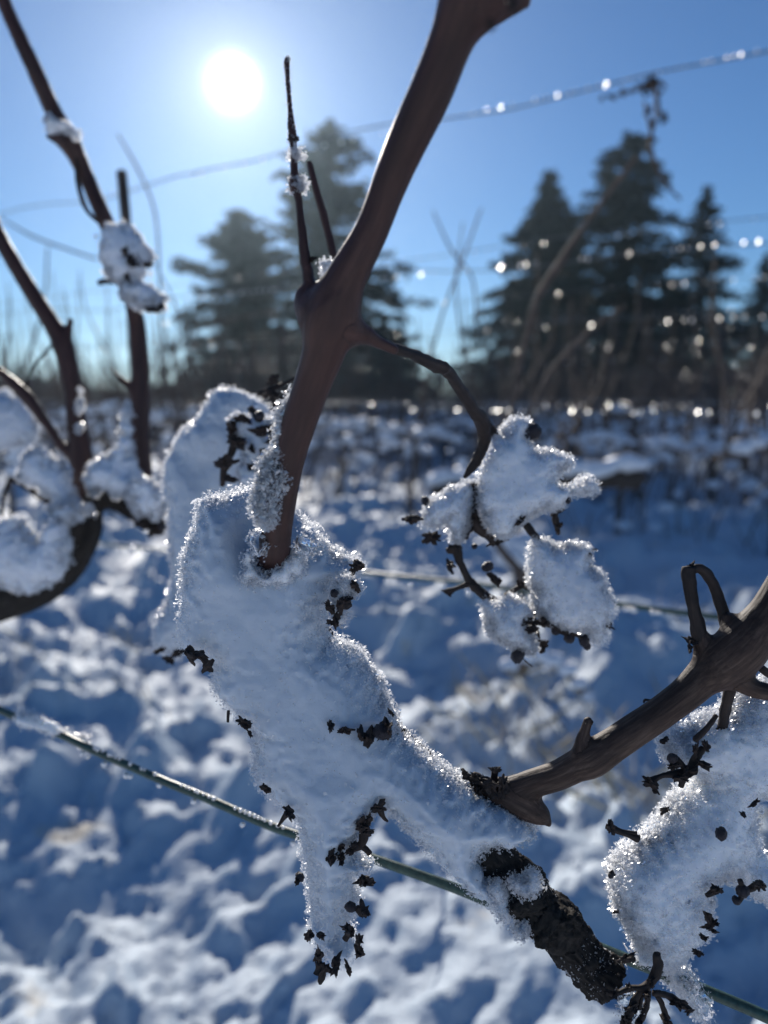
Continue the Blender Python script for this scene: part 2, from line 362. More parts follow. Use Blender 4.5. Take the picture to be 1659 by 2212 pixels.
def poly_sd(poly, X, Y):
    """signed distance to a closed polygon, positive inside"""
    px, py = poly[:, 0], poly[:, 1]; n = len(poly)
    best = np.full(X.shape, 1e9); ins = np.zeros(X.shape, bool)
    for i in range(n):
        ax, ay = px[i], py[i]; bx, by = px[(i + 1) % n], py[(i + 1) % n]
        ex, ey = bx - ax, by - ay; L = ex * ex + ey * ey + 1e-16
        t = np.clip(((X - ax) * ex + (Y - ay) * ey) / L, 0, 1)
        best = np.minimum(best, (X - ax - t * ex) ** 2 + (Y - ay - t * ey) ** 2)
        c = ((ay > Y) != (by > Y)) & (X < (bx - ax) * (Y - ay) / (by - ay + 1e-16) + ax); ins ^= c
    return np.where(ins, 1, -1) * np.sqrt(best)
SUNC = np.array([sv @ CR, sv @ CU, sv @ CF])
def clump(name, poly, d, T, label, cat='snow', group=None, h=0.0007, rim=None, shift=(0, 0), crys=9000, csize=0.00042, seed=1, lump=0.0022, grain=0.00045, tilt=(0, 0), m=None, cm=None, dents=(), round_=3.5, jag=0.0010, crys_name='crystal_crust', rimw=1.0, scat=1.0, inset=0.0005):
    """a body of snow with real thickness; poly in picture units at depth d; T: half thickness (m)"""
    r = np.random.default_rng(seed)
    pp = np.array([cs(x, y, d)[:2] for x, y in poly])
    lo = np.array([pp[:, 0].min() - 6 * h, pp[:, 1].min() - 6 * h, d - T * 1.35 - 4 * h]); hi = np.array([pp[:, 0].max() + 6 * h, pp[:, 1].max() + 6 * h, d + T * 1.35 + 4 * h])
    n = np.ceil((hi - lo) / h).astype(int) + 1
    X = np.arange(n[0]) * h + lo[0]; Y = np.arange(n[1]) * h + lo[1]; Z = np.arange(n[2]) * h + lo[2]
    XX, YY = np.meshgrid(X, Y, indexing='ij')
    a = poly_sd(pp, XX, YY).astype(np.float32)
    # the outline itself is uneven
    n2 = lattice((n[0], n[1], 2), 0.005 / h, r)[:, :, 0] * 0.0012 + lattice((n[0], n[1], 2), 0.0018 / h, r)[:, :, 0] * jag
    a = a + n2 - inset
    rim = rim or T * 1.25
    # half thickness grows from the rim to T like a rounded edge
    q = np.clip(a / rim, 0, 1); th = T * np.sqrt(np.clip(1 - (1 - q) ** 2, 0, 1)) + 0.0005
    w0 = d + tilt[0] * (XX - XX.mean()) + tilt[1] * (YY - YY.mean()) + lattice((n[0], n[1], 2), 0.03 / h, r)[:, :, 0] * 0.3 * T
    for (dx, dy, dr, dd) in dents:                       # (x, y, radius, depth) in picture units: hollows in the front
        c = cs(dx, dy, d); g = np.exp(-((XX - c[0]) ** 2 + (YY - c[1]) ** 2) / (dr * d / 1659) ** 2)
        w0 = w0 + g * dd; 
    W = np.abs(Z[None, None, :] - w0[:, :, None])
    F = np.minimum(th[:, :, None] - W, (a * 1.0)[:, :, None] + 0.0 * W).astype(np.float32)
    F += lattice(F.shape, 0.014 / h, r) * lump + lattice(F.shape, 0.005 / h, r) * lump * 0.3
    F += lattice(F.shape, 0.0016 / h, r) * grain
    F = np.where((a < -0.002)[:, :, None], -0.001, F)
    V, Q = surface_nets(F, lo, h)
    wc = to_world(V.mean(0))
    root = empty(name, wc, label, cat, group)
    mesh_np('snow_body', to_world(V), Q, m or M_SNOW, root)
    # grains: most on the sunny side and along the rim
    A = V[Q[:, 0]]; B = V[Q[:, 1]]; C = V[Q[:, 3]]; N = np.cross(B - A, C - A); N /= np.linalg.norm(N, axis=1)[:, None] + 1e-12
    cen = V[Q].mean(1); view = -cen / np.linalg.norm(cen, axis=1)[:, None]
    nv = (N * view).sum(1)
    if np.median(nv[cen[:, 2] < np.percentile(cen[:, 2], 20)]) < 0: N = -N; nv = -nv
    aq = a[np.clip(((cen[:, 0] - lo[0]) / h).astype(int), 0, n[0] - 1), np.clip(((cen[:, 1] - lo[1]) / h).astype(int), 0, n[1] - 1)]
    edge = np.exp(-np.clip(aq, 0, 1) / (0.0022 * rimw))
    wgt = scat * 0.02 + edge * (0.4 + np.clip(1 - np.abs(nv), 0, 1) ** 2) + np.clip(N @ SUNC, 0, 1) * 0.30 * (nv > -0.1)
    wgt *= np.clip(nv + 0.45, 0.0, 1) + 0.02
    cl = lattice(F.shape, 0.010 / h, r); ci = np.clip(((cen - lo) / h).astype(int), 0, np.array(F.shape) - 1)
    wgt *= 0.35 + np.clip(cl[ci[:, 0], ci[:, 1], ci[:, 2]] + 0.3, 0, 1) * 1.6
    idx = r.choice(len(Q), size=crys, p=wgt / wgt.sum())
    sz = csize * 0.86 * np.exp(r.normal(0, 0.45, crys))
    # on the rim small stacks stand further out
    pts = cen[idx] + N[idx] * (r.random(crys)[:, None] ** 2.5 * 0.0021 * (1.15 - np.abs(nv[idx]))[:, None] + 0.0001) + r.normal(0, 0.0002, (crys, 3))
    scatter(crys_name, pts, sz, cm or M_CRYS, root, r)
    # a few mirror-bright flakes that catch the sun
    g = r.choice(len(idx), size=max(6, int(crys * 0.034)), replace=False); gp = pts[g] + N[idx[g]] * 0.0003
    hvv = SUNC - gp / np.linalg.norm(gp, axis=1)[:, None]; hvv /= np.linalg.norm(hvv, axis=1)[:, None]
    gn = hvv + r.normal(0, 0.22, gp.shape); gn /= np.linalg.norm(gn, axis=1)[:, None]
    u = np.cross(gn, r.normal(size=gp.shape)); u /= np.linalg.norm(u, axis=1)[:, None]; w = np.cross(gn, u); ss = sz[g][:, None] * 1.1
    GV = np.stack([gp + u * ss, gp + w * ss, gp - u * ss, gp - w * ss], 1).reshape(-1, 3)
    o = mesh_np('glinting_flakes', to_world(GV), np.arange(len(GV)).reshape(-1, 4), M_GLINT, root, smooth=False); o['kind'] = 'stuff'
    return root

# dried berries, torn berry stalk ends, shrivelled scraps: a few meshes shared by many
import bmesh
def blob(name, kind, seed, m):
    bm = bmesh.new(); bmesh.ops.create_icosphere(bm, subdivisions=3, radius=1.0)
    o = Vector((seed * 7.3, seed * 3.1, seed))
    for v in bm.verts:
        c = v.co.normalized()
        if kind == 'berry':
            rdg = abs(mnoise.noise(c * 2.6 + o)); f = 0.80 + 0.30 * rdg + 0.10 * mnoise.noise(c * 7 + o)
            v.co = Vector((c.x * f, c.y * f * 0.92, c.z * f * 1.12))
        elif kind == 'knob':
            f = 0.55 + 0.75 * mnoise.noise(c * 1.3 + o) + 0.55 * mnoise.noise(c * 3.1 + o) + 0.22 * mnoise.noise(c * 8 + o); f = max(0.18, f); v.co = Vector((c.x * f * 0.85, c.y * f * 0.8, c.z * f * 1.35))
        else:
            f = 0.55 + 1.1 * max(0, mnoise.noise(c * 1.7 + o)) + 0.3 * abs(mnoise.noise(c * 6 + o))
            v.co = Vector((c.x * f * 1.2, c.y * f * 0.6 + 0.25 * mnoise.noise(c * 2 + o), c.z * f))
    me = bpy.data.meshes.new(name); bm.to_mesh(me); bm.free(); me.materials.append(m)
    for p in me.polygons: p.use_smooth = kind == 'berry'
    a = me.attributes.new('bark', 'FLOAT_VECTOR', 'POINT')
    for i, v in enumerate(me.vertices): a.data[i].vector = v.co * 0.003
    return me
BERRY = [blob('dried_berry', 'berry', s, M_RAISIN) for s in (1, 2, 3, 4)]
KNOB = [blob('stalk_end', 'knob', s, M_DARK) for s in (1, 2, 3, 4, 5)]
SCRAP = [blob('shrivelled_scrap', 'scrap', s, M_DARK) for s in (1, 2, 3)]
def bits(parent, items, d):
    """(kind, x, y, radius[, depth offset]) in picture units"""
    for it in items:
        kind, x, y, r = it[:4]; dd = d + (it[4] if len(it) > 4 else 0)
        me = random.choice({'b': BERRY, 'k': KNOB, 's': SCRAP}[kind]); s = r * dd / 1659 * {'b': 1.0, 'k': 1.25, 's': 1.15}[kind]
        link_mesh({'b': 'dried_berry', 'k': 'stalk_end', 's': 'shrivelled_scrap'}[kind], me, parent, P(x, y, dd), (random.uniform(0, 6.3), random.uniform(0, 6.3), random.uniform(0, 6.3)), (s * random.uniform(.7, 1.1), s * random.uniform(.7, 1.1), s * random.uniform(.9, 1.3)) if kind != 'b' else (s, s, s))
def tubes(name, strands, *a):
    return [tube(name, [q], *a) for q in strands]
def stems(parent, lst, d, name='cluster_stem', m=None, n=6):
    return tube(name, [strand([(p[0], p[1], d + (p[3] if len(p) > 3 else 0), p[2]) for p in s], n) for s in lst], m or M_DARK, parent, 9, 0.28, 420)

# ------------------------------------------------------------------ ground
ROWU = np.array([-0.842, 0.54]); ROWN = np.array([0.54, 0.842])
def fbm(x, y, sc, seed=0, o=4): return mnoise.fractal(Vector((x * sc + seed * 13.7, y * sc - seed * 5.1, seed)), 0.9, 2.1, o)
def ground_h(x, y):
    wx = x + 0.16 * fbm(x, y, 1.3, 6, 2); wy = y + 0.16 * fbm(x, y, 1.3, 7, 2)
    A = 0.66 + 0.6 * min(1.0, abs(fbm(x, y, 0.55, 8, 2)) * 1.6)
    z = 0.05 * fbm(x, y, 0.7, 3, 2) + A * (0.12 * fbm(wx, wy, 1.9, 1, 3) + 0.12 * max(0, fbm(wx, wy, 4.8, 2, 4)) + 0.03 * max(-0.1, fbm(x, y, 10, 5, 3)) + 0.016 * fbm(x, y, 21, 4, 3))
    p = ROWN[0] * x + ROWN[1] * y; f = (p - 0.19) / 1.76
    return z - 0.05 * math.cos(2 * math.pi * f)
def build_ground():
    rows, cols = 420, 330
    ys = 0.35 * (60 / 0.35) ** (np.arange(rows) / (rows - 1)); tt = np.linspace(-1, 1, cols)
    V = np.zeros((rows, cols, 3)); 
    for i, y in enumerate(ys):
        half = 0.95 * y + 0.45
        for j, t in enumerate(tt):
            x = t * half; V[i, j] = (x, y, ground_h(x, y))
    V = V.reshape(-1, 3); q = np.arange(rows * cols).reshape(rows, cols)
    F = np.stack([q[:-1, :-1], q[:-1, 1:], q[1:, 1:], q[1:, :-1]], -1).reshape(-1, 4)
    m, n, o = mat('snowy_ground'); g = n.nodes.new('ShaderNodeNewGeometry')
    b = pbsdf(n, (0.84, 0.87, 0.92), 0.6); b.inputs['Specular IOR Level'].default_value = 0.2
    t, r = noise_ramp(n, g.outputs['Position'], 2.3, [(0.60, (0.57, 0.66, 0.74)), (0.66, (0.62, 0.57, 0.48)), (0.73, (0.22, 0.18, 0.11))], 8, 0.62)
    n.links.new(r.outputs[0], b.inputs['Base Color'])
    t2, r2 = noise_ramp(n, g.outputs['Position'], 45, [(0.3, (0, 0, 0)), (0.7, (1, 1, 1))], 6)
    bump(n, t2.outputs['Fac'], 0.6, 0.012, b); n.links.new(b.outputs[0], o.inputs[0])
    o = mesh_np('snowy_ground', V, F, m); o['kind'] = 'structure'
    # the far land, out to the horizon, 6 cm lower
    s = 300; V2 = [(-s, -60, -0.10), (s, -60, -0.10), (s, s, -0.10), (-s, s, -0.10)]
    m2 = snow_mat('far_field_snow', sss=0, bscale=3, bdist=0.05); o2 = mesh_np('far_field', V2, [(0, 1, 2, 3)], m2); o2['kind'] = 'structure'
build_ground()
print('ground', round(time.time() - T0, 1))

# ------------------------------------------------------------------ world-space tube (far things)
def wtube(name, strands, m, parent=None, sides=5, org=(0, 0, 0)):
    VV, FF = [], []; off = 0
    for s in strands:
        s = np.asarray(s, float); n = len(s); tn = np.gradient(s[:, :3], axis=0); tn /= np.linalg.norm(tn, axis=1)[:, None] + 1e-12
        u = np.cross(tn[0], [0.31, 0.9, 0.12]); u /= np.linalg.norm(u)
        for i in range(n):
            u = u - tn[i] * (u @ tn[i]); u /= np.linalg.norm(u); w = np.cross(tn[i], u)
            for j in range(sides):
                th = 2 * math.pi * j / sides; VV.append(s[i, :3] + (math.cos(th) * u + math.sin(th) * w) * s[i, 3])
        for i in range(n - 1):
            for j in range(sides):
                a = off + i * sides + j; b = off + i * sides + (j + 1) % sides; FF += [(a, b, b + sides), (a, b + sides, a + sides)]
        for j in range(1, sides - 1): FF += [(off, off + j + 1, off + j), (off + (n - 1) * sides, off + (n - 1) * sides + j, off + (n - 1) * sides + j + 1)]
        off = len(VV)
    return mesh_np(name, np.array(VV) + np.array(org), FF, m, parent)
def lumpy_snow(pts, seed):
    """snow lying along a line: overlapping flattened lumps, one closed mesh each, joined"""
    VV, FF = [], []; off = 0
    bm = bmesh.new(); bmesh.ops.create_icosphere(bm, subdivisions=2, radius=1.0); base = np.array([v.co[:] for v in bm.verts]); fa = np.array([[v.index for v in f.verts] for f in bm.faces]); bm.free()
    for i, (x, y, z, r) in enumerate(pts):
        f = np.array([1 + 0.45 * mnoise.noise(Vector(b) * 1.4 + Vector((seed, i, 0))) for b in base])
        v = base * f[:, None] * np.array([r * 1.35, r, r * 0.8]) + np.array([x, y, z]); VV.append(v); FF.append(fa + off); off += len(base)
    return np.vstack(VV), np.vstack(FF)

# ------------------------------------------------------------------ vineyard rows behind
ROWU = np.array([-0.842, 0.54]); ROWN = np.array([0.54, 0.842])
def row_pt(p, t): return ROWN * p + ROWU * t
def tree_children(o): return [c for c in bpy.data.objects if c.parent == o]
def make_vine(seed):
    r = random.Random(seed)
    root = empty('pruned_grapevine', (0, 0, 0), 'x', 'vine')
    lean = r.uniform(-0.08, 0.08); hh = r.uniform(0.62, 0.78)
    tr = crom([(0, 0, -0.05, 0.030), (lean * 0.3, r.uniform(-.03, .03), hh * 0.35, 0.024), (lean * 0.8, r.uniform(-.03, .03), hh * 0.7, 0.024), (lean, 0, hh, 0.026)], 4)
    wtube('trunk', [tr], M_FARVINE, root, 7)
    arms = []
    for sgn in (-1, 1):
        L = r.uniform(0.3, 0.5); arms.append(crom([(lean, 0, hh - 0.02, 0.022), (lean + sgn * L * 0.4, r.uniform(-.03, .03), hh + r.uniform(0, 0.1), 0.019), (lean + sgn * L, r.uniform(-.04, .04), hh + r.uniform(-0.05, 0.08), 0.014)], 4))
    for a in arms: wtube('arm', [a], M_FARVINE, root, 6)
    for a in arms:
        for k in range(r.choice((4, 5, 6, 7))):
            b = a[r.randrange(2, len(a))]; top = r.uniform(0.35, 0.95) if r.random() < 0.75 else r.uniform(0.9, 1.15)
            dx, dy = r.uniform(-0.28, 0.28), r.uniform(-0.2, 0.2)
            wtube('cane', [crom([(b[0], b[1], b[2], 0.010), (b[0] + dx * 0.3, b[1] + dy * 0.5, b[2] + top * 0.35, 0.008), (b[0] + dx, b[1] + dy, b[2] + top * 0.7, 0.006), (b[0] + dx * 1.1, b[1] + dy * 1.2, b[2] + top, 0.004)], 3)], M_FARVINE, root, 4)
    for a in arms:
        pts = []
        for i in range(1, len(a)):
            if r.random() < 0.75: pts.append((a[i][0], a[i][1], a[i][2] + a[i][3] * 1.1, r.uniform(0.022, 0.05)))
            if r.random() < 0.4: pts.append((a[i][0] + r.uniform(-.04, .04), a[i][1] + r.uniform(-.04, .04), a[i][2] - r.uniform(0.03, 0.13), r.uniform(0.018, 0.035)))
        V, F = lumpy_snow(pts or [(a[2][0], a[2][1], a[2][2], 0.03)], seed); mesh_np('snow_cap', V, F, M_SNOWFAR, root)['kind'] = 'stuff'
    return root, hh
PROTO = [make_vine(s) for s in range(8)]
PKIDS = [tree_children(p[0]) for p in PROTO]
used = set()
def place_vine(x, y, z, rz, sc, label, group):
    k = random.randrange(len(PROTO)); p = PROTO[k][0]
    if k not in used: used.add(k); c = p
    else:
        c = p.copy(); COL.objects.link(c)
        for ch in PKIDS[k]:
            q = ch.copy(); COL.objects.link(q); q.parent = c
    c.location = (x, y, z); c.rotation_euler = (0, 0, rz); c.scale = (sc, sc, sc)
    c['label'] = label; c['category'] = 'vine'; c['group'] = group
    return c
RA = math.atan2(ROWU[1], ROWU[0])
ordn = ['second', 'third', 'fourth', 'fifth', 'sixth', 'seventh', 'eighth', 'ninth']
def landmark(sx):
    for lim, w in ((170, 'at the left edge'), (420, 'right of the left canes'), (620, 'under the shorter cedar'), (800, 'behind the thick cane'), (1000, 'left of the middle dried cluster'), (1180, 'under the pointed spruce'), (1330, 'right of the middle dried cluster'), (1500, 'under the tallest spruce')):
        if sx < lim: return w
    return 'at the right edge'
for ri, p in enumerate([1.95, 3.7, 5.45, 7.2, 9.0, 10.8, 12.6, 14.4]):
    for k in range(-30, 40):
        t = k * (1.15 if ri < 2 else 0.85) + 0.3 * ri + random.uniform(-.1, .1); x, y = row_pt(p, t)
        if y < 1.2 or abs(x) > 0.56 * y + 0.5: continue
        X = x / y; sx = 830 + 1659 * X
        if ri == 0 and sx > 260: continue
        if ri == 1 and 660 < sx < 830: continue
        place_vine(x, y, ground_h(x, y) - 0.02, RA + random.choice((0, math.pi)) + random.uniform(-.15, .15), random.uniform(0.9, 1.08),
                   f'bare snowy grapevine, {ordn[ri]} row back, {landmark(sx)}', f'grapevines of the {ordn[ri]} row')
    # row posts
    for k in range(-6, 8):
        t = k * 5.3 + ri * 1.9 + 0.8; x, y = row_pt(p, t)
        if y < 1.5 or abs(x) > 0.53 * y: continue
        g = ground_h(x, y); V = []
        if ri == 0 or (ri < 3 and 660 < 830 + 1659 * x / y < 830): continue
        o = wtube('trellis_post', [[(x, y, g - 0.1, 0.035), (x, y, g + 0.9, 0.034), (x + 0.01, y, g + 1.62, 0.032), (x + 0.01, y, g + 1.63, 0.026)]], M_POST, None, 9)
        tag(o, f'dark wooden trellis post in the {ordn[ri]} row back, {landmark(830 + 1659 * x / y)}', 'post', f'trellis posts of the {ordn[ri]} row')
    # wires with frozen drops
    for wi, (zh, wr) in enumerate([(1.70, 0.0024), (1.30, 0.0018), (0.92, 0.0018)][: (3 if ri < 6 else 2)]):
        t1 = 2.2 + 1.5 * p if ri else 4.2; t0 = -0.9 * p - 0.3 if ri else -0.9
        a = row_pt(p, t0); b = row_pt(p, t1); n = 30; s = []
        for i in range(n):
            f = i / (n - 1); q = a * (1 - f) + b * f; s.append((q[0], q[1], zh + 0.012 * math.sin(f * 17 + ri) - 0.01 * math.sin(f * 40), wr))
        root = empty('trellis_wire', (*a, zh), f'{["top", "middle", "lower"][wi]} steel wire with frozen drops along the {ordn[ri]} vineyard row back', 'wire', 'trellis wires behind')
        wtube('wire_strand', [s], M_STEEL, root, 5)
        s = np.array(s)
        # the drops: ice beads with flat faces, frozen under the wire in runs
        nd = int((120 if ri else 90) * (1.0 if wi < 2 else 0.6)); pts, sz = [], []
        f = 0.0
        for _ in range(nd):
            f += random.choice((0.003, 0.004, 0.005, 0.006, 0.008, 0.012, 0.02)); 
            if f > 0.97: break
            q = s[0, :3] * (1 - f) + s[-1, :3] * f; rr = random.choice((0.0022, 0.0028, 0.0032, 0.0046)) * (1 + 0.16 * min(p, 9))
            pts.append((q[0], q[1], zh - rr)); sz.append(rr)
        # each bead: shaped with one broad face, turned between sun and camera to glint
        for q, rr in list(zip(pts, sz)):
            hv = np.array([-q[0], -q[1], 0.95 - q[2]]); hv /= np.linalg.norm(hv); hv = hv + sv; hv += np.array([random.gauss(0, .10) for _ in range(3)]); hv /= np.linalg.norm(hv)
            if 'DROPME' not in globals():
                bm = bmesh.new(); bmesh.ops.create_cone(bm, cap_ends=True, cap_tris=True, segments=7, radius1=0.7, radius2=1.0, depth=0.7); DROPME = bpy.data.meshes.new('frozen_drop'); bm.to_mesh(DROPME); bm.free(); DROPME.materials.append(M_DROPFAR)
            link_mesh('frozen_drop', DROPME, root, q, Vector(hv).to_track_quat('Z', 'Y').to_euler(), (rr, rr, rr))
def weeds():
    r = random.Random(9); V, F = [], []
    for p in (5.45, 7.2, 9.0, 10.8, 12.6, 14.4, 16.2, 18.0, 20.0, 23.0, 26.0):
        for i in range(500 if p < 6 else 1500 if p < 8 else 2800):
            t = r.uniform(-1.2 * p, 2.4 * p); q = row_pt(p + r.gauss(0, .16 if p < 15 else .5), t); 
            if abs(q[0]) > .55 * q[1] + .3 or q[1] < 2: continue
            g = ground_h(q[0], q[1]) if q[1] < 15 else -0.05; H = r.uniform(0.15, 0.6 if p < 8 else 0.9) * (1 if p < 15 else 1.6); a = np.array([r.gauss(0, .3), r.gauss(0, .3), 1]) * H; w = r.uniform(.002, .008)
            c = np.array([q[0], q[1], g - .02]); o = len(V); V += [c + np.array([-w, 0, 0]), c + np.array([w, 0, 0]), c + a + np.array([w * .4, 0, 0]), c + a * .9 + np.array([-w, .5 * w, .02])]; F.append((o, o + 1, o + 2, o + 3))
    tag(mesh_np('dry_weeds', V, F, M_HEDGE, smooth=False), 'dry brown weeds and twigs standing in the snow along the far rows', 'weeds', kind='stuff')
weeds()
def snow_bits():
    r = random.Random(19); pts = []
    for p in (5.45, 7.2, 9.0, 10.8, 12.6, 14.4, 16.2, 18.0, 20.0, 23.0):
        for i in range(330):
            t = r.uniform(-1.2 * p, 2.4 * p); q = row_pt(p + r.gauss(0, .2), t)
            if abs(q[0]) > .55 * q[1] + .3 or q[1] < 2: continue
            g = ground_h(q[0], q[1]) if q[1] < 15 else -.05; pts.append((q[0], q[1], g + r.uniform(.05, .7), r.uniform(.012, .05)))
    V, F = lumpy_snow(pts, 77); tag(mesh_np('snow_tufts', V, F, M_SNOWFAR), 'snow caught in the weeds and twigs of the far rows', 'snow', kind='stuff')
    r = random.Random(29); V, F = [], []
    for i in range(520):
        k = r.randrange(26); c0 = random.Random(k * 7 + 1); t0 = c0.uniform(-1.2, 2.6); q = row_pt(c0.choice((1.5, 1.9, 2.1, 3.6)) + c0.gauss(0, .12) + r.gauss(0, .07), t0 + r.gauss(0, .11))
        if q[1] < 1.0: continue
        g = ground_h(q[0], q[1]); H = r.uniform(.04, .16); a = np.array([r.gauss(0, .6), r.gauss(0, .6), 1]) * H; w = r.uniform(.0008, .002); c = np.array([q[0], q[1], g - .01]); o = len(V)
        V += [c - [w, 0, 0], c + [w, 0, 0], c + a * .6 + [w * .7, 0, .01], c + a]; F.append((o, o + 1, o + 2, o + 3))
    tag(mesh_np('dry_grass', V, F, M_GRASS, smooth=False), 'straw coloured grass tufts poking out of the snow', 'grass', kind='stuff')
snow_bits()
print('rows', round(time.time() - T0, 1), len(bpy.data.objects))

# ------------------------------------------------------------------ trees
def conifer(name, x_px, apex_y, base_px_w, dist, label, prof=None, dens=1.0, m=None, seed=1, droop=0.25, leafw=0.16, skirt=0.0, gaps=0.35, wob=0.0):
    r = random.Random(seed)
    q = P(x_px, apex_y, 1) - CAMP; x = q[0] / q[1] * dist; H = 0.95 + q[2] / q[1] * dist; Rb = base_px_w / 2 / 1659 * dist
    root = empty(name, (x, dist, 0), label, 'tree')
    wtube('trunk', [[(x, dist, -0.2, 0.22), (x + wob * .3, dist, H * 0.4, 0.16), (x + wob * .5, dist, H * 0.75, 0.09), (x, dist, H * 0.985, 0.02)]], M_TRUNK, root, 8)
    prof = prof or [(0, 1.0), (0.25, 0.92), (0.5, 0.66), (0.75, 0.36), (0.9, 0.15), (1.0, 0.03)]
    ph, pw = zip(*prof)
    V, F = [], []; limbs = []
    nb = int(190 * dens); z0 = skirt * H
    for i in range(nb):
        f = (i + r.random()) / nb; f = f ** 0.93; z = z0 + (H - z0) * f; L = Rb * np.interp(f, ph, pw) * r.uniform(0.50, 1.25) + 0.10
        az = r.uniform(0, 6.283); dx, dy = math.cos(az), math.sin(az); up = r.uniform(0.05, 0.3) if f > .6 else r.uniform(-0.25, 0.12)
        limbs.append([(x, dist, z, 0.03), (x + dx * L * .6, dist + dy * L * .6, z + L * (up * .6), 0.018), (x + dx * L, dist + dy * L, z + L * (up - droop * 0.5), 0.006)])
        ns = max(4, int(L * 26))
        for k in range(ns):
            if r.random() < gaps * 0.5: continue
            u = (k + r.random()) / ns; u = u ** 0.75; px, py = x + dx * L * u, dist + dy * L * u; pz = z + L * (up * u - droop * u * u * 0.5)
            sp = 0.36 * L * (1 - u * 0.75) + 0.05; ox = r.gauss(0, sp * 0.5)
            c = np.array([px - dy * ox, py + dx * ox, pz - abs(ox) * 0.25 + r.gauss(0, 0.05)])
            for _ in range(2):
                a = np.array([r.gauss(0, 1), r.gauss(0, 1), r.gauss(0, 0.5)]); a /= np.linalg.norm(a); b = np.cross(a, [r.gauss(0, .6), r.gauss(0, .6), 1]); b /= np.linalg.norm(b) + 1e-9
                s = leafw * r.uniform(0.5, 1.3); w = s * 0.45; o = len(V)
                V += [c - a * s, c + b * w, c + a * s - np.array([0, 0, s * 0.5]), c - b * w]; F.append((o, o + 1, o + 2, o + 3))
    wtube('branches', limbs, M_TRUNK, root, 3)['kind'] = 'stuff'
    o = mesh_np('crown', V, F, m or M_NEEDLE, root, smooth=False); return root
conifer('spruce_tree', 1190, 372, 330, 33, 'dense dark spruce with a pointed top, left of the tallest one', seed=3, dens=1.6, skirt=0.02, gaps=0.25, leafw=0.20, prof=[(0, 1.12), (0.2, 1.05), (0.4, 0.92), (0.6, 0.72), (0.75, 0.42), (0.88, 0.17), (1.0, 0.03)])
conifer('spruce_tree', 1362, 288, 300, 36, 'tallest dark spruce, standing above the hanging tendril of the wire', seed=8, dens=1.25, skirt=0.1, gaps=0.5, leafw=0.20, prof=[(0, 0.75), (0.2, 0.85), (0.4, 0.95), (0.6, 0.82), (0.75, 0.62), (0.85, 0.50), (0.94, 0.30), (1.0, 0.06)])
conifer('spruce_tree', 1528, 402, 280, 38, 'loose layered spruce with sky between its boughs, right of the tallest one', seed=12, dens=1.1, skirt=0.05, gaps=0.5, droop=0.15)
conifer('spruce_tree', 1655, 545, 190, 40, 'smallest spruce at the right edge of the picture', seed=15, dens=0.9, gaps=0.45)
conifer('spruce_tree', 1440, 610, 250, 34, 'low ragged spruce filling the gap under the tallest one', seed=19, dens=0.8, gaps=0.55)
cp = [(0, 0.8), (0.15, 1.0), (0.35, 0.95), (0.5, 0.75), (0.62, 0.85), (0.78, 0.62), (0.9, 0.45), (1.0, 0.12)]
conifer('cedar_tree', 705, 275, 470, 30, 'tall airy cedar behind the thin upright shoot, near the sun', prof=[(0, 0.95), (0.2, 1.0), (0.35, 0.92), (0.5, 0.66), (0.65, 0.45), (0.8, 0.44), (0.92, 0.33), (1.0, 0.12)], seed=21, dens=1.15, m=M_NEEDLE2, gaps=0.6, leafw=0.19, droop=0.1, skirt=0.06)
conifer('cedar_tree', 520, 462, 300, 29, 'shorter round-topped cedar under the sun', prof=cp, seed=25, dens=1.1, m=M_NEEDLE2, gaps=0.55, leafw=0.19, droop=0.1, skirt=0.05)
conifer('cedar_tree', 835, 700, 170, 31, 'low bushy conifer right of the tall cedar, behind the thick cane', prof=cp, seed=29, dens=0.8, m=M_NEEDLE2, gaps=0.3)
def wood():
    r = random.Random(4); V, F = [], []
    for i in range(15000):
        x = r.uniform(-24, 24); y = 30 + r.uniform(0, 8); hmax = 1.1 + 0.8 * (0.5 + mnoise.noise(Vector((x * 0.22, 3, 0)))) + (0.5 if x > 2 else 0)
        z = r.random() ** 0.8 * hmax; c = np.array([x, y, z]); a = np.array([r.gauss(0, .5), r.gauss(0, .5), 1]); a /= np.linalg.norm(a); b = np.array([r.gauss(0, 1), r.gauss(0, 1), 0]); b /= np.linalg.norm(b) + 1e-6
        s = r.uniform(0.08, 0.3); o = len(V); V += [c - a * s - b * .02, c - a * s + b * .02, c + a * s + b * .03, c + a * s - b * .05]; F.append((o, o + 1, o + 2, o + 3))
    tag(mesh_np('far_hedgerow', V, F, M_HEDGE, smooth=False), 'low brown band of bare shrubs along the horizon', 'hedgerow', kind='stuff')
wood()
print('trees', round(time.time() - T0, 1))
# added volume box that imitates the sun's veiling glare
bm = bmesh.new(); bmesh.ops.create_cube(bm, size=1.0); me = bpy.data.meshes.new('glare_haze'); bm.to_mesh(me); bm.free()
hz = bpy.data.objects.new('glare_haze', me); COL.objects.link(hz); hz.scale = (604, 364, 17.5); hz.location = (0, 120, 7.6); hz['kind'] = 'stuff'
hm = bpy.data.materials.new('veiling_glare'); hm.use_nodes = True; hn = hm.node_tree; hn.nodes.clear(); ho = hn.nodes.new('ShaderNodeOutputMaterial'); hv_ = hn.nodes.new('ShaderNodeVolumePrincipled')
hv_.inputs['Color'].default_value = (0.60, 0.80, 1, 1); hv_.inputs['Density'].default_value = 0.00062; hv_.inputs['Anisotropy'].default_value = 0.80
hn.links.new(hv_.outputs[0], ho.inputs['Volume']); me.materials.append(hm)
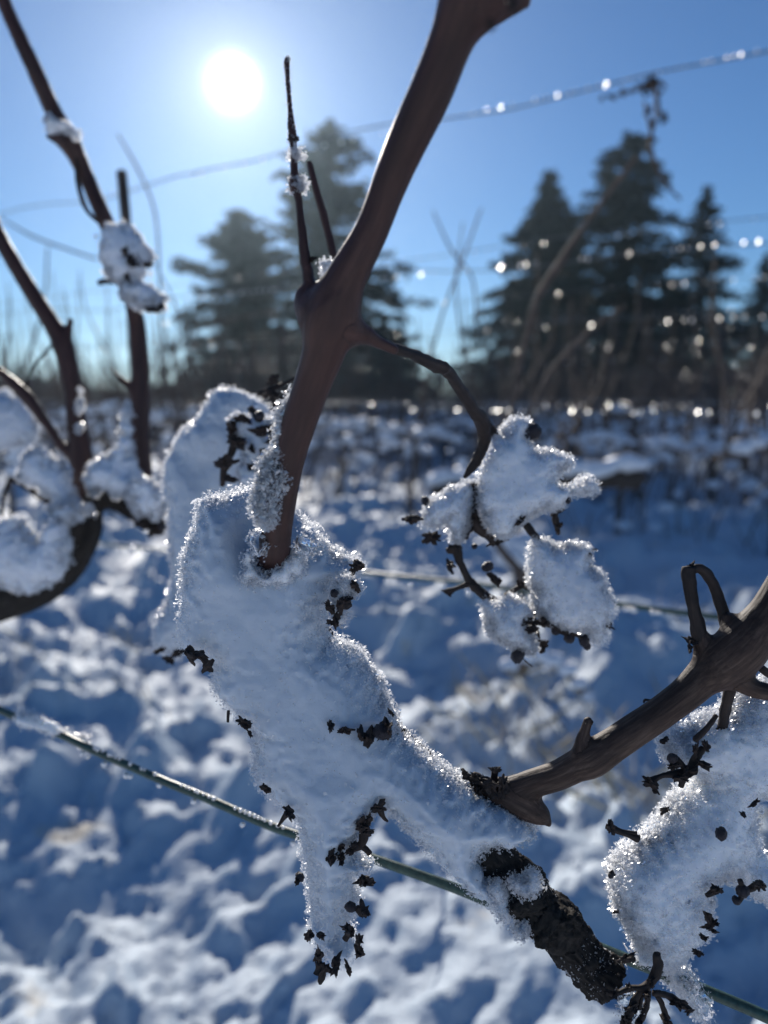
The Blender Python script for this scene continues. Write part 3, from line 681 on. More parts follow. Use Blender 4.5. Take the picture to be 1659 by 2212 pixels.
#FOREGROUND
# ------------------------------------------------------------------ the near vine: thick upright cane, old arm, right cane
D0 = 0.25
vine = empty('grapevine', P(600, 1240, 0.245), 'big near grapevine with a thick red-brown cane rising through the middle of the picture', 'vine')
up = [(583, 1300, .268, 36), (588, 1245, .250, 38), (592, 1205, .237, 37), (597, 1150, .226, 33), (607, 1083, .219, 33), (620, 1008, .2145, 35), (648, 910, .2105, 37), (680, 815, .207, 41), (697, 765, .204, 46),
      (711, 712, .201, 52), (724, 660, .198, 51), (748, 602, .195, 44), (800, 503, .191, 37), (841, 400, .187, 38), (883, 300, .182, 44), (928, 205, .177, 47), (970, 100, .172, 48), (998, 35, .169, 58), (1025, -15, .167, 72), (1070, -60, .165, 80), (1110, -130, .163, 60)]
sh_stub = [(705, 690, .201, 50), (672, 655, .201, 26), (668, 610, .201, 12), (664, 580, .201, 12)]
sh_knob = [(700, 690, .201, 46), (660, 660, .202, 22), (655, 640, .202, 14)]
pd_stub = [(735, 705, .200, 40), (785, 722, .203, 22), (815, 738, .206, 14), (850, 755, .209, 11)]
crotch = [(722, 655, .198, 46), (706, 628, .198, 15), (698, 618, .199, 8)]
tip_out = [(1040, 10, .167, 40), (1090, -5, .167, 30), (1125, 0, .167, 16), (1137, 8, .167, 7)]
body('upright_cane', [strand(up, 4), strand(sh_stub, 4), strand(sh_knob, 3), strand(pd_stub, 4), strand(crotch, 3), strand(tip_out, 3)], M_CANE, vine, h=0.0006, k=0.0035, rough=0.00012, seed=1)
arm = [(590, 1260, .252, 44), (690, 1420, .254, 50), (800, 1570, .254, 50), (940, 1710, .253, 48), (1045, 1825, .252, 44), (1090, 1885, .252, 49), (1125, 1915, .252, 54), (1160, 1965, .252, 50), (1200, 1992, .252, 53), (1240, 2045, .252, 48), (1275, 2085, .252, 46), (1312, 2118, .252, 51), (1350, 2160, .252, 50)]
knots = [[(1135, 1935, .248, 40), (1112, 1958, .241, 16)], [(1215, 2010, .248, 40), (1240, 1985, .243, 14)], [(1180, 1985, .248, 38), (1168, 2030, .244, 14)]]
ce = cs(1309, 2118, .252); cn = np.array([0.70, -0.68, 0.12]); cn /= np.linalg.norm(cn)
body('old_arm', [strand(arm, 4)] + [strand(q, 3) for q in knots], M_OLD, vine, h=0.0006, cut=(ce, cn), rough=0.0013, seed=2, stretch=0.35)
rc = [(1100, 1712, .248, 28), (1130, 1700, .246, 32), (1165, 1688, .243, 32), (1205, 1675, .240, 33), (1245, 1655, .238, 36), (1278, 1640, .237, 42), (1320, 1612, .236, 39), (1360, 1585, .235, 38), (1420, 1545, .234, 37), (1480, 1500, .232, 38), (1520, 1464, .231, 43),
      (1562, 1432, .230, 57), (1602, 1398, .229, 60), (1640, 1352, .228, 49), (1680, 1295, .227, 44), (1780, 1120, .226, 44)]
rtip = [(1035, 1698, .250, 18), (1085, 1713, .248, 32), (1125, 1733, .246, 35), (1160, 1755, .244, 25), (1178, 1770, .244, 12), (1185, 1779, .244, 7)]
rl = [(1548, 1440, .230, 30), (1522, 1405, .231, 21), (1512, 1372, .231, 17)]
rr_ = [(1598, 1410, .230, 22), (1582, 1370, .230, 16), (1572, 1335, .231, 13)]
rb = [(1585, 1440, .230, 30), (1600, 1472, .228, 22), (1630, 1488, .227, 20), (1654, 1494, .226, 19)]
bud = [(1256, 1625, .236, 14), (1256, 1600, .236, 13), (1263, 1580, .236, 11), (1270, 1558, .236, 10)]
for q in (rc,): rc = [(a_, b_, c_, d_ * .93) for a_, b_, c_, d_ in q]
body('right_cane', [strand(rc, 4), strand(rtip, 3), strand(rl, 3), strand(rr_, 3), strand(rb, 3), strand(bud, 3)], M_CANE2, vine, h=0.0006, k=0.003, rough=0.00010, seed=3)
tube('side_shoot', [strand([(668, 630, .201, 14), (664, 590, .201, 12), (657, 540, .201, 11), (650, 480, .201, 9), (644, 430, .201, 8), (637, 400, .201, 12), (636, 365, .201, 8), (634, 320, .201, 7), (631, 290, .201, 9), (627, 240, .201, 5.5), (622, 180, .201, 5), (620, 135, .201, 6), (624, 125, .201, 4)], 8)], M_CANE, vine, 12, 0.22, 300)
bits(vine, [('k', 631, 300, 10), ('k', 655, 640, 12), ('k', 672, 560, 10), ('k', 636, 410, 9), ('k', 641, 300, 6), ('s', 1110, 10, 16, -.081), ('s', 1060, 55, 14, -.079), ('k', 655, 700, 9)], .201)
tube('tendril_loop', [strand([(1516, 1390, .231, 18), (1503, 1340, .231, 15), (1494, 1290, .231, 14), (1487, 1245, .231, 15), (1489, 1226, .231, 15)], 7),
                      strand([(1488, 1235, .232, 9), (1510, 1228, .232, 11), (1535, 1250, .233, 12), (1553, 1295, .233, 12), (1568, 1345, .232, 13), (1578, 1385, .231, 15)], 7)], M_DARK, vine, 12, 0.2, 260)
tubes('lower_twig', [strand([(1585, 1470, .231, 14), (1572, 1510, .235, 12), (1565, 1545, .24, 11), (1560, 1575, .244, 10)], 6), strand([(1640, 1440, .236, 9), (1670, 1462, .238, 9), (1700, 1480, .238, 9)], 4), strand([(1415, 1515, .25, 2), (1395, 1512, .25, 3), (1390, 1518, .25, 2)], 4)], M_DARK, vine, 10, 0.2, 300)
bits(vine, [('k', 1495, 1385, 15, -.019), ('k', 1488, 1228, 12, -.018), ('s', 1490, 1400, 12, -.02), ('k', 1268, 1565, 11, -.014), ('k', 1262, 1600, 12, -.014), ('k', 1560, 1580, 9, -.006)], .25)
# the cut cluster stub where the right cane leaves the arm
st = stems(vine, [[(1095, 1715, 22), (1060, 1702, 16), (1030, 1690, 12), (1002, 1675, 8)], [(1070, 1700, 8), (1068, 1680, 8), (1070, 1665, 7)], [(1040, 1695, 8), (1036, 1680, 8), (1022, 1672, 6)]], .247, 'broken_stub')
bits(vine, [('k', 1071, 1662, 10), ('k', 1045, 1690, 17), ('k', 1025, 1677, 12), ('k', 1005, 1670, 9), ('k', 1085, 1700, 16), ('k', 1060, 1705, 18), ('k', 1035, 1705, 14)], .243)
print('near vine', round(time.time() - T0, 1))

# green wire of the near row: it runs back to the left along the row
def along_row(x0, y0, d0, n, tmax, sag=0):
    a = P(x0, y0, d0); out = []
    for i in range(n):
        t = tmax * i / (n - 1); out.append((a[0] + ROWU[0] * t, a[1] + ROWU[1] * t, a[2] - sag * math.sin(math.pi * i / (n - 1)), 0))
    return np.array(out)
def cam_of(w): v = np.asarray(w)[:3] - CAMP; return np.array([v @ CR, v @ CU, v @ CF])
wire = empty('trellis_wire', P(1000, 1925, .27), 'sharp green coated wire with frozen drops, passing close behind the old vine arm', 'wire')
WP = [(1790, 2262, .238), (1659, 2198, .243), (1500, 2130, .251), (1330, 2062, .262), (1200, 2008, .272), (1100, 1968, .280), (1000, 1925, .287), (900, 1888, .294), (800, 1853, .302), (700, 1822, .311), (600, 1790, .320), (520, 1757, .328), (440, 1722, .337), (360, 1690, .347), (280, 1655, .358), (200, 1620, .370), (120, 1582, .383), (40, 1552, .398), (-60, 1505, .42), (-200, 1440, .46)]
tube('wire_strand', [strand([(x, y, d, 0.0019 / d * 1659) for x, y, d in WP], 6)], M_WIRE, wire, 14, 0.02, 200)
DM = []
for k in range(3):
    bm = bmesh.new(); bmesh.ops.create_icosphere(bm, subdivisions=2, radius=1.0)
    for v in bm.verts:
        f = 1 + 0.15 * mnoise.noise(v.co * 1.5 + Vector((k, 0, 0))); v.co = Vector((v.co.x * f, v.co.y * f, v.co.z * f * (1.35 if v.co.z < 0 else 0.8)))
    me = bpy.data.meshes.new('ice_drop'); bm.to_mesh(me); bm.free(); me.materials.append(M_DROP); [setattr(p, 'use_smooth', True) for p in me.polygons]; DM.append(me)
def drops(parent, lst):
    for x, y, d, r in lst: 
        s = r * d / 1659; link_mesh('ice_drop', random.choice(DM), parent, P(x, y, d), (random.uniform(-.3, .3), random.uniform(-.3, .3), random.uniform(0, 6)), (s, s, s))
def wire_y(x):
    xs = [p[0] for p in WP][::-1]; return np.interp(x, xs, [p[1] for p in WP][::-1]), np.interp(x, xs, [p[2] for p in WP][::-1])
dl = []
for x, dy, r in [(178, 20, 5), (190, 22, 4), (225, 22, 6), (272, 26, 6), (281, 24, 5), (344, 14, 5.5), (418, 20, 5.5), (524, 26, 5), (632, 24, 5)]:
    y, d = wire_y(x); dl.append((x, y + dy * .85, d - .002, r * 1.15))
for x in [205, 212, 222, 236, 242, 250, 258, 282, 306, 312, 335, 392, 402, 410, 422, 428, 440, 452, 462, 508, 520, 530, 540, 550, 558, 566, 572, 585, 600, 612]:
    y, d = wire_y(x); dl.append((x, y - 7, d - .0019, random.uniform(3.0, 5.0)))
drops(wire, dl)
w2 = empty('trellis_wire', P(1330, 1310, .6), 'dark green wire running behind the middle dried cluster and the tendril loop', 'wire')
W2 = [(1800, 1362, .50), (1659, 1345, .53), (1500, 1327, .56), (1330, 1305, .60), (1150, 1280, .65), (1000, 1258, .70), (800, 1238, .78), (600, 1212, .88), (370, 1190, 1.0), (190, 1172, 1.12), (0, 1150, 1.3)]
tube('wire_strand', [strand([(x, y, d, 0.0021 / d * 1659) for x, y, d in W2], 5)], M_WIRE, w2, 10, 0.02, 200)
dl = [(x, 1180 + (x - 190) * .07 + dy, .95, r) for x, dy, r in [(192, 4, 6), (215, -2, 6), (230, 0, 5), (250, 0, 4), (262, 1, 4), (285, 0, 8), (312, 0, 5), (325, 0, 4), (340, 1, 7), (355, 2, 4), (190, -12, 5)]]
dl += [(x, 1242 + (x - 800) * .11 + 14, .74, r) for x, r in [(835, 5), (845, 6), (855, 6), (862, 5), (870, 7), (880, 6), (888, 5), (1013, 7)]]
dl += [(x, 1300 + (x - 1330) * .12 + 12, .56, r) for x, r in [(1352, 5), (1362, 5), (1370, 6), (1410, 5), (1416, 4), (1425, 4)]]
drops(w2, dl)

# ------------------------------------------------------------------ the big snow clump and its neighbours
MAIN = [(432, 1085), (455, 1072), (482, 1068), (505, 1058), (530, 1052), (548, 1040), (565, 1020), (582, 1030), (590, 1060), (600, 1100), (640, 1112), (668, 1130), (690, 1150), (715, 1180), (735, 1198), (765, 1208), (780, 1222), (768, 1245), (740, 1258), (722, 1275), (712, 1300), (706, 1335), (704, 1362), (712, 1382),
        (738, 1392), (765, 1405), (790, 1432), (812, 1460), (822, 1492), (842, 1528), (855, 1558), (885, 1588), (925, 1628), (965, 1656), (1005, 1683), (1040, 1705), (1075, 1722), (1105, 1735), (1128, 1748), (1150, 1765), (1168, 1785), (1155, 1800), (1130, 1815), (1095, 1828), (1062, 1822), (1040, 1830), (1035, 1850), (1055, 1880), (1078, 1915), (1092, 1950), (1095, 1978), (1065, 1962), (1030, 1930), (990, 1900), (955, 1868),
        (928, 1838), (898, 1800), (868, 1768), (845, 1742), (822, 1738), (800, 1750), (782, 1772), (770, 1800), (768, 1828), (790, 1842), (812, 1850), (800, 1862), (770, 1862), (768, 1890), (772, 1930), (776, 1958), (760, 1985), (752, 2008), (765, 2028), (778, 2048), (768, 2068), (742, 2080), (715, 2086), (695, 2068), (675, 2045), (665, 2020), (668, 1990), (664, 1950), (662, 1900), (660, 1860), (656, 1820), (652, 1785), (640, 1762),
        (615, 1742), (590, 1722), (568, 1700), (552, 1675), (550, 1640), (545, 1600), (530, 1562), (508, 1535), (482, 1515), (466, 1480), (460, 1442), (440, 1422), (410, 1410), (392, 1390), (386, 1350), (392, 1305), (396, 1268), (404, 1240), (410, 1200), (420, 1160), (426, 1120)]
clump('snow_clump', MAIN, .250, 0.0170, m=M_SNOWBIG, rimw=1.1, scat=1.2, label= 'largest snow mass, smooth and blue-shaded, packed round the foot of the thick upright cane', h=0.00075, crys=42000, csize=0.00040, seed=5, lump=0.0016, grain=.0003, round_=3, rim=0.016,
      dents=[(595, 1180, 62, 0.012), (605, 1110, 60, 0.018), (585, 1020, 60, .02), (720, 1960, 130, 0.006), (1060, 1900, 70, .006)])
clump('icy_crust', [(556, 1045), (575, 990), (592, 940), (610, 890), (628, 848), (648, 838), (656, 860), (650, 900), (634, 945), (628, 985), (614, 1020), (604, 1060), (596, 1100), (580, 1132), (560, 1120), (548, 1090)], 0.2125, 0.0026,
      'glittering crust of ice grains up the left side of the thick cane', 'ice', h=0.0005, crys=9000, csize=0.00050, seed=9, lump=0.0012, m=M_ICE, cm=M_FLAKE, jag=0.0022, rimw=3, scat=8)
clump('snow_patch', [(540, 1180), (552, 1205), (562, 1226), (578, 1238), (600, 1236), (618, 1222), (632, 1196), (645, 1185), (665, 1200), (650, 1240), (620, 1268), (585, 1275), (550, 1262), (530, 1230), (526, 1195)], .2325, .0035, 'ragged collar of snow round the sunken foot of the thick cane', h=.0005, crys=2600, csize=.0004, seed=19, jag=.0018, m=M_SNOW)
clump('snow_patch', [(40, 1540), (75, 1550), (110, 1560), (150, 1578), (190, 1596), (184, 1610), (140, 1596), (100, 1580), (60, 1566), (30, 1556)], .382, .0030, 'small ridge of snow lying on the green wire at the lower left', h=.0007, crys=1500, csize=.0006, seed=20, jag=.0014, m=M_THIN)
clump('clear_ice_lump', [(540, 1160), (552, 1145), (572, 1148), (576, 1175), (572, 1205), (556, 1215), (544, 1195)], .224, 0.0025, 'small clear ice lump frozen to the left foot of the thick cane', 'ice', h=0.0004, crys=260, csize=0.0004, seed=10, lump=0.0005, m=M_ICE, cm=M_FLAKE)
clump('clear_ice_lump', [(636, 1170), (650, 1148), (668, 1165), (690, 1178), (680, 1200), (655, 1208), (636, 1195)], .226, 0.0025, 'small clear ice lump frozen to the right foot of the thick cane', 'ice', h=0.0004, crys=260, csize=0.0004, seed=12, lump=0.0005, m=M_ICE, cm=M_FLAKE)
clump('snow_patch', [(1100, 1900), (1125, 1888), (1150, 1885), (1165, 1905), (1175, 1925), (1150, 1935), (1130, 1930), (1110, 1925)], .240, 0.0022, 'thin patch of snow on top of the bare old arm', h=0.0005, crys=2200, csize=0.0004, seed=14, lump=0.0008, jag=.0016)
clump('snow_patch', [(1075, 1905), (1095, 1950), (1110, 1990), (1140, 2012), (1120, 2015), (1090, 1985), (1068, 1950), (1055, 1915)], .243, 0.0022, 'thin icy strip of snow down the left flank of the bare old arm', h=0.0005, crys=2600, csize=0.00042, seed=15, lump=0.0008, jag=.0016)
clump('snow_patch', [(630, 330), (640, 318), (648, 330), (646, 350), (650, 375), (654, 398), (646, 408), (636, 404), (634, 380), (632, 355)], .201, 0.0009, 'sparkling frost collar on the thin upright shoot beside the sun', 'frost', h=0.0004, crys=1100, csize=0.00050, seed=17, lump=0.0006, jag=.0014, m=M_THIN, rimw=1.5)
RIGHT = [(1528, 1539), (1500, 1552), (1470, 1572), (1440, 1592), (1423, 1627), (1444, 1652), (1475, 1662), (1502, 1684), (1467, 1702), (1436, 1749), (1402, 1782), (1355, 1823), (1328, 1855), (1320, 1885), (1319, 1920), (1330, 1968), (1346, 2001), (1362, 2034), (1367, 2080), (1400, 2088), (1425, 2108), (1458, 2158), (1486, 2178), (1520, 2212), (1532, 2206), (1530, 2164), (1497, 2118), (1482, 2094), (1509, 2043), (1529, 2001), (1535, 1945), (1524, 1912), (1551, 1900), (1588, 1917), (1612, 1930), (1659, 1946), (1710, 1955),
         (1710, 1880), (1660, 1852), (1645, 1814), (1627, 1758), (1628, 1726), (1658, 1722), (1710, 1730), (1710, 1470), (1660, 1458), (1635, 1469), (1600, 1490), (1570, 1512), (1548, 1535)]
clump('snow_clump', RIGHT, .252, 0.0135, m=M_SNOW2, rimw=2.2, scat=4.0, label= 'large grainy snow mass hanging under the right cane, down to the right edge', h=0.0007, crys=42000, csize=0.00046, seed=21, lump=0.0018, grain=0.0008, rim=0.012, inset=.0009,
      dents=[(1470, 2120, 80, .006), (1590, 1860, 60, .005)])
clump('snow_clump', [(1112, 901), (1148, 905), (1146, 931), (1136, 943), (1150, 970), (1172, 965), (1202, 979), (1237, 995), (1226, 1012), (1203, 1018), (1199, 1040), (1218, 1050), (1240, 1046), (1264, 1031), (1289, 1056), (1267, 1068), (1231, 1070), (1221, 1085), (1200, 1101), (1166, 1106), (1148, 1118), (1134, 1122), (1109, 1138), (1092, 1163), (1065, 1153), (1044, 1122), (1034, 1092), (1028, 1056), (1030, 1026), (1041, 990), (1053, 961), (1076, 943), (1088, 928), (1098, 910)], .310, 0.0125,
      'star-shaped snow lump at the top of the middle dried cluster', h=0.0007, crys=15000, csize=0.00046, seed=31, scat=3.0, rim=.010, lump=.0014, inset=.0009)
clump('snow_clump', [(1017, 1032), (984, 1053), (945, 1071), (927, 1083), (909, 1110), (917, 1132), (940, 1137), (951, 1130), (966, 1126), (970, 1147), (972, 1172), (996, 1174), (1000, 1151), (1011, 1139), (1018, 1115), (1024, 1086), (1026, 1050)], .316, 0.008,
      'slanting snow lump on the left of the middle dried cluster, left of its stem', h=0.0007, crys=7000, csize=0.00046, seed=32, scat=3.0, rim=.007, lump=.0012, inset=.0008)
clump('snow_clump', [(1145, 1160), (1178, 1167), (1208, 1178), (1252, 1172), (1284, 1180), (1268, 1202), (1267, 1222), (1291, 1235), (1312, 1267), (1324, 1309), (1313, 1345), (1309, 1378), (1294, 1396), (1272, 1381), (1252, 1366), (1216, 1364), (1178, 1342), (1155, 1300), (1148, 1258), (1141, 1220), (1139, 1181)], .306, 0.0115,
      'diamond-shaped snow lump, lower right piece of the middle dried cluster', h=0.0007, crys=14000, csize=0.00046, seed=33, scat=3.0, rim=.010, lump=.0010, inset=.0010)
clump('snow_clump', [(1044, 1303), (1076, 1296), (1106, 1288), (1136, 1303), (1153, 1321), (1138, 1338), (1146, 1369), (1165, 1412), (1153, 1419), (1130, 1404), (1097, 1402), (1070, 1384), (1053, 1354), (1041, 1324)], .306, 0.009,
      'small snow lump at the bottom of the middle dried cluster, beside the diamond-shaped one', h=0.0007, crys=9000, csize=0.00046, seed=34, scat=3.0, rim=.008, lump=.0010, inset=.0009)
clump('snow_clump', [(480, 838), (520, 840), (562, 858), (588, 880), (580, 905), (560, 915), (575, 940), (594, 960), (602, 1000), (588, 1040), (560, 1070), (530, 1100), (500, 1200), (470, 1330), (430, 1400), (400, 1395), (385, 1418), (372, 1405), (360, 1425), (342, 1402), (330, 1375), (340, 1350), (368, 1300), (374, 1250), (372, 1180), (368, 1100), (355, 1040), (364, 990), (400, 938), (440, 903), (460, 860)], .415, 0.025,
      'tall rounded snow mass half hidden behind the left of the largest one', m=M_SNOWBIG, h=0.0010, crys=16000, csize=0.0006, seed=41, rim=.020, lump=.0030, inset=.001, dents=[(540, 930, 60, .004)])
clump('snow_patch', [(690, 560), (715, 552), (735, 575), (725, 600), (700, 605), (688, 585)], .30, .003, 'blurred frosty knot in the fork behind the thick cane', 'frost', h=.0006, crys=900, csize=.0006, seed=43, m=M_THIN)
def frost_on(name, st, rng_, count, size, seed, label, side=None):
    r = np.random.default_rng(seed); i0, i1 = rng_; n = len(st); u = r.uniform(i0, i1, count) * (n - 1); i = np.minimum(u.astype(int), n - 2); f = (u - i)[:, None]
    c = st[i, :3] * (1 - f) + st[i + 1, :3] * f; rad = (st[i, 3:4] * (1 - f) + st[i + 1, 3:4] * f); t = st[i + 1, :3] - st[i, :3]; t /= np.linalg.norm(t, axis=1)[:, None]
    d = r.normal(size=(count, 3)); d -= t * (d * t).sum(1)[:, None]
    if side is not None: d = d * 0.22 + np.array(side) - t * (np.array(side) * t).sum(1)[:, None]
    d /= np.linalg.norm(d, axis=1)[:, None]
    o = scatter(name, c + d * (rad + 0.0001), size * np.exp(r.normal(0, .4, count)), M_CRYS, None, r); tag(o, label, 'frost'); return o
frost_on('frost_grains', strand(arm, 4), (0.50, 0.93), 1300, .00028, 91, 'scattered frost grains on the rough bark of the bare old arm')
frost_on('frost_grains', strand(up, 4), (0.42, 0.80), 900, .00016, 92, 'fine line of added flakes imitating the sunlit rim, left edge of the thick cane', side=(-1, .3, .35))  # flakes added to imitate the golden rim light of the cane
frost_on('frost_grains', strand([(634, 340, .201, 7), (631, 290, .201, 9), (627, 240, .201, 5.5), (622, 180, .201, 5), (620, 135, .201, 6), (624, 122, .201, 4)], 6), (0, 1), 420, .00020, 93, 'frost grains on the upper tip of the thin upright shoot')
clump('icicle', [(1492, 2108), (1520, 2138), (1534, 2172), (1531, 2212), (1520, 2235), (1512, 2212), (1498, 2168), (1484, 2130)], .243, .0028, 'glassy icicle tip below the large grainy snow mass at the bottom right', 'ice', h=.0004, crys=500, csize=.0004, seed=94, m=M_ICE, cm=M_FLAKE, jag=.0016, scat=4)
print('snow', round(time.time() - T0, 1))

# ------------------------------------------------------------------ dried clusters
c1 = empty('dried_grape_cluster', P(1040, 1000, .31), 'dried grape cluster hanging on a long curved stalk right of the thick cane', 'grape cluster')
stems(c1, [[(800, 733, 13, -.103), (850, 752, 11, -.095), (895, 768, 12, -.085), (945, 792, 15, -.072), (965, 800, 13, -.066), (992, 838, 13, -.05), (1020, 880, 14, -.035), (1042, 915, 17, -.022), (1046, 950, 13, -.015), (1035, 985, 12, -.012), (1018, 1012, 10, -.01), (1003, 1032, 4, -.01)]], .312, 'stalk')
stems(c1, [[(1042, 915, 15), (1060, 930, 12), (1072, 950, 10)], [(1022, 1045, 11), (1028, 1080, 7), (1026, 1110, 8), (1032, 1138, 13), (1055, 1158, 9), (1070, 1175, 7)], [(1030, 1135, 7), (1012, 1150, 5), (1008, 1165, 4)], [(985, 1180, 12), (992, 1210, 9), (1008, 1245, 8), (1020, 1262, 11), (1045, 1285, 10), (1072, 1300, 8), (1100, 1330, 7), (1150, 1350, 7), (1162, 1385, 7), (1172, 1410, 6)],
           [(985, 1185, 12), (965, 1190, 6)], [(1016, 1260, 8), (990, 1270, 5), (968, 1278, 8)], [(1075, 1300, 6), (1100, 1282, 5), (1128, 1265, 6)], [(1133, 1128, 9), (1148, 1150, 9), (1160, 1165, 9)], [(1198, 1108, 5), (1202, 1130, 8), (1206, 1155, 4)], [(1150, 1300, 5), (1160, 1335, 8), (1180, 1346, 6)], [(1270, 1195, 4), (1282, 1188, 3), (1290, 1187, 2)], [(868, 1122, 3), (890, 1120, 7), (915, 1120, 4)], [(912, 1172, 4), (935, 1158, 8)], [(1145, 1435, 1.5), (1150, 1440, 1.2), (1132, 1425, 1.6)]], .312)
stems(c1, [[(1150, 1345, 5), (1185, 1350, 5), (1215, 1368, 4), (1235, 1378, 4)], [(1215, 1365, 4), (1245, 1372, 4), (1262, 1382, 4)], [(1150, 1345, 5), (1128, 1340, 6), (1110, 1332, 4)]], .301)
bits(c1, [('k', 1095, 1285, 8), ('k', 1016, 1258, 9), ('b', 1025, 1180, 8), ('k', 1208, 1102, 9), ('k', 1196, 1112, 8), ('b', 1176, 1338, 9, -.010), ('b', 1151, 932, 21, -.010), ('b', 1053, 1224, 14), ('b', 1047, 1286, 12), ('b', 1230, 1378, 14, -.010), ('b', 1262, 1384, 14, -.010), ('b', 1268, 1396, 10, -.010), ('b', 1201, 1363, 11, -.010), ('b', 1118, 1417, 18, -.010), ('b', 919, 1082, 11), ('b', 1141, 1020, 14, -.010), ('b', 1227, 1081, 8, -.010), ('k', 1132, 1342, 14, -.012), ('k', 1122, 1125, 12, -.012), ('k', 1030, 1122, 15), ('k', 1070, 1172, 13), ('k', 888, 1121, 13),
          ('k', 934, 1160, 14), ('k', 925, 1165, 9), ('s', 972, 1222, 15), ('k', 1065, 1250, 14), ('k', 1078, 1256, 9), ('k', 1128, 1263, 13), ('k', 967, 1280, 8), ('k', 1206, 1134, 13), ('k', 1170, 1395, 13), ('k', 1150, 1360, 13, -.012), ('k', 1180, 1346, 12, -.012), ('k', 1022, 1048, 11), ('k', 1270, 1196, 8, -.012), ('k', 1262, 1222, 5, -.012), ('k', 1312, 1350, 11, -.012), ('k', 1318, 1290, 6), ('k', 985, 1183, 13), ('k', 1160, 1160, 10)], .312)
c2 = empty('dried_grape_cluster', P(720, 1850, .245), 'dried cluster buried in the lower tongue of the largest snow mass', 'grape cluster')
stems(c2, [[(600, 1785, 2.5), (612, 1768, 5), (622, 1755, 8)], [(838, 1775, 2), (828, 1765, 5), (818, 1745, 9)], [(785, 1770, 9), (786, 1800, 11), (780, 1825, 9), (745, 1838, 9), (715, 1850, 10)], [(780, 1825, 8), (800, 1845, 6)], [(770, 1960, 8), (782, 1975, 6), (796, 1970, 3)], [(745, 2030, 7), (760, 2005, 8)], [(770, 2040, 6), (776, 2062, 7)]], .240)
bits(c2, [('k', 622, 1754, 14), ('k', 818, 1744, 14), ('k', 780, 1782, 17), ('k', 790, 1795, 14), ('k', 797, 1770, 9), ('k', 718, 1845, 21), ('k', 738, 1830, 13), ('k', 762, 1832, 11), ('b', 648, 1894, 11), ('k', 645, 1898, 11), ('k', 790, 1905, 16), ('k', 782, 1900, 12), ('b', 757, 1959, 13), ('s', 786, 1968, 15), ('k', 667, 2020, 11), ('k', 693, 2022, 11), ('k', 752, 2010, 15), ('s', 775, 2030, 13), ('k', 776, 2060, 11), ('k', 752, 2092, 12), ('s', 695, 2095, 18), ('k', 688, 2065, 14), ('k', 725, 2085, 15), ('k', 577, 1707, 9), ('k', 568, 1700, 7), ('k', 737, 1855, 14)], .236)
c3 = empty('dried_grape_cluster', P(760, 1500, .245), 'dried cluster frozen into the upper part of the largest snow mass', 'grape cluster')
stems(c3, [[(492, 1560, 3), (494, 1535, 3.5)]], .240); stems(c3, [[(740, 1580, 6), (780, 1575, 6), (825, 1582, 8)]], .240); stems(c3, [[(735, 1285, 5), (770, 1225, 5)]], .240)
stems(c3, [[(720, 1330, 5), (730, 1300, 5), (745, 1300, 7)]], .240)
bits(c3, [('s', 410, 1415, 17), ('s', 428, 1414, 15), ('s', 448, 1436, 14), ('k', 524, 1560, 13), ('k', 538, 1566, 9), ('k', 540, 1585, 6), ('k', 774, 1222, 11), ('k', 760, 1232, 8), ('b', 722, 1282, 11), ('k', 768, 1268, 12), ('k', 745, 1298, 13), ('s', 738, 1305, 14), ('s', 725, 1340, 15), ('k', 715, 1345, 11), ('k', 712, 1312, 11), ('b', 826, 1580, 22), ('k', 835, 1578, 24), ('s', 797, 1594, 19), ('s', 780, 1588, 14), ('k', 745, 1578, 12), ('k', 714, 1568, 9), ('k', 845, 1540, 7)], .233)
clump('snow_patch', [(728, 1262), (745, 1240), (765, 1240), (778, 1258), (770, 1272), (752, 1280), (740, 1295), (726, 1300), (718, 1280)], .236, .0035, 'icy snow scrap round black stalk ends, right shoulder of the largest snow mass', 'ice', h=.0005, crys=3000, csize=.00042, seed=51, m=M_THIN, jag=.002)
clump('snow_patch', [(730, 1318), (748, 1322), (752, 1335), (738, 1345), (728, 1338)], .238, .0022, 'tiny loose snow crumb below the icy scrap, right of the largest snow mass', h=.0005, crys=900, csize=.00040, seed=52, jag=.002)
c4 = empty('dried_grape_cluster', P(1490, 1650, .245), 'dried cluster under the right cane, its dark branches reaching out of the grainy snow', 'grape cluster')
for q in ([[(1402, 1690, 8), (1425, 1678, 6), (1455, 1672, 8), (1485, 1668, 11), (1502, 1640, 9), (1520, 1615, 7)], [(1485, 1668, 8), (1472, 1650, 6), (1455, 1635, 8)], [(1480, 1672, 9), (1470, 1700, 6)], [(1310, 1785, 6), (1325, 1792, 7), (1352, 1802, 6), (1380, 1812, 8)], [(1322, 1785, 5), (1345, 1795, 4), (1375, 1800, 5)], [(1352, 2070, 8), (1372, 2072, 5)], [(1610, 1925, 8), (1600, 1945, 4)], [(1610, 1925, 6), (1640, 1910, 8)], [(1525, 1935, 5), (1548, 1922, 8)]]): stems(c4, [q], .238)
stems(c4, [[(1598, 1900, 5), (1604, 1925, 6), (1596, 1950, 4)], [(1525, 1980, 4), (1536, 2000, 4)], [(1440, 1745, 4), (1428, 1760, 3)], [(1500, 1600, 6), (1530, 1570, 6), (1548, 1545, 5)]], .236)
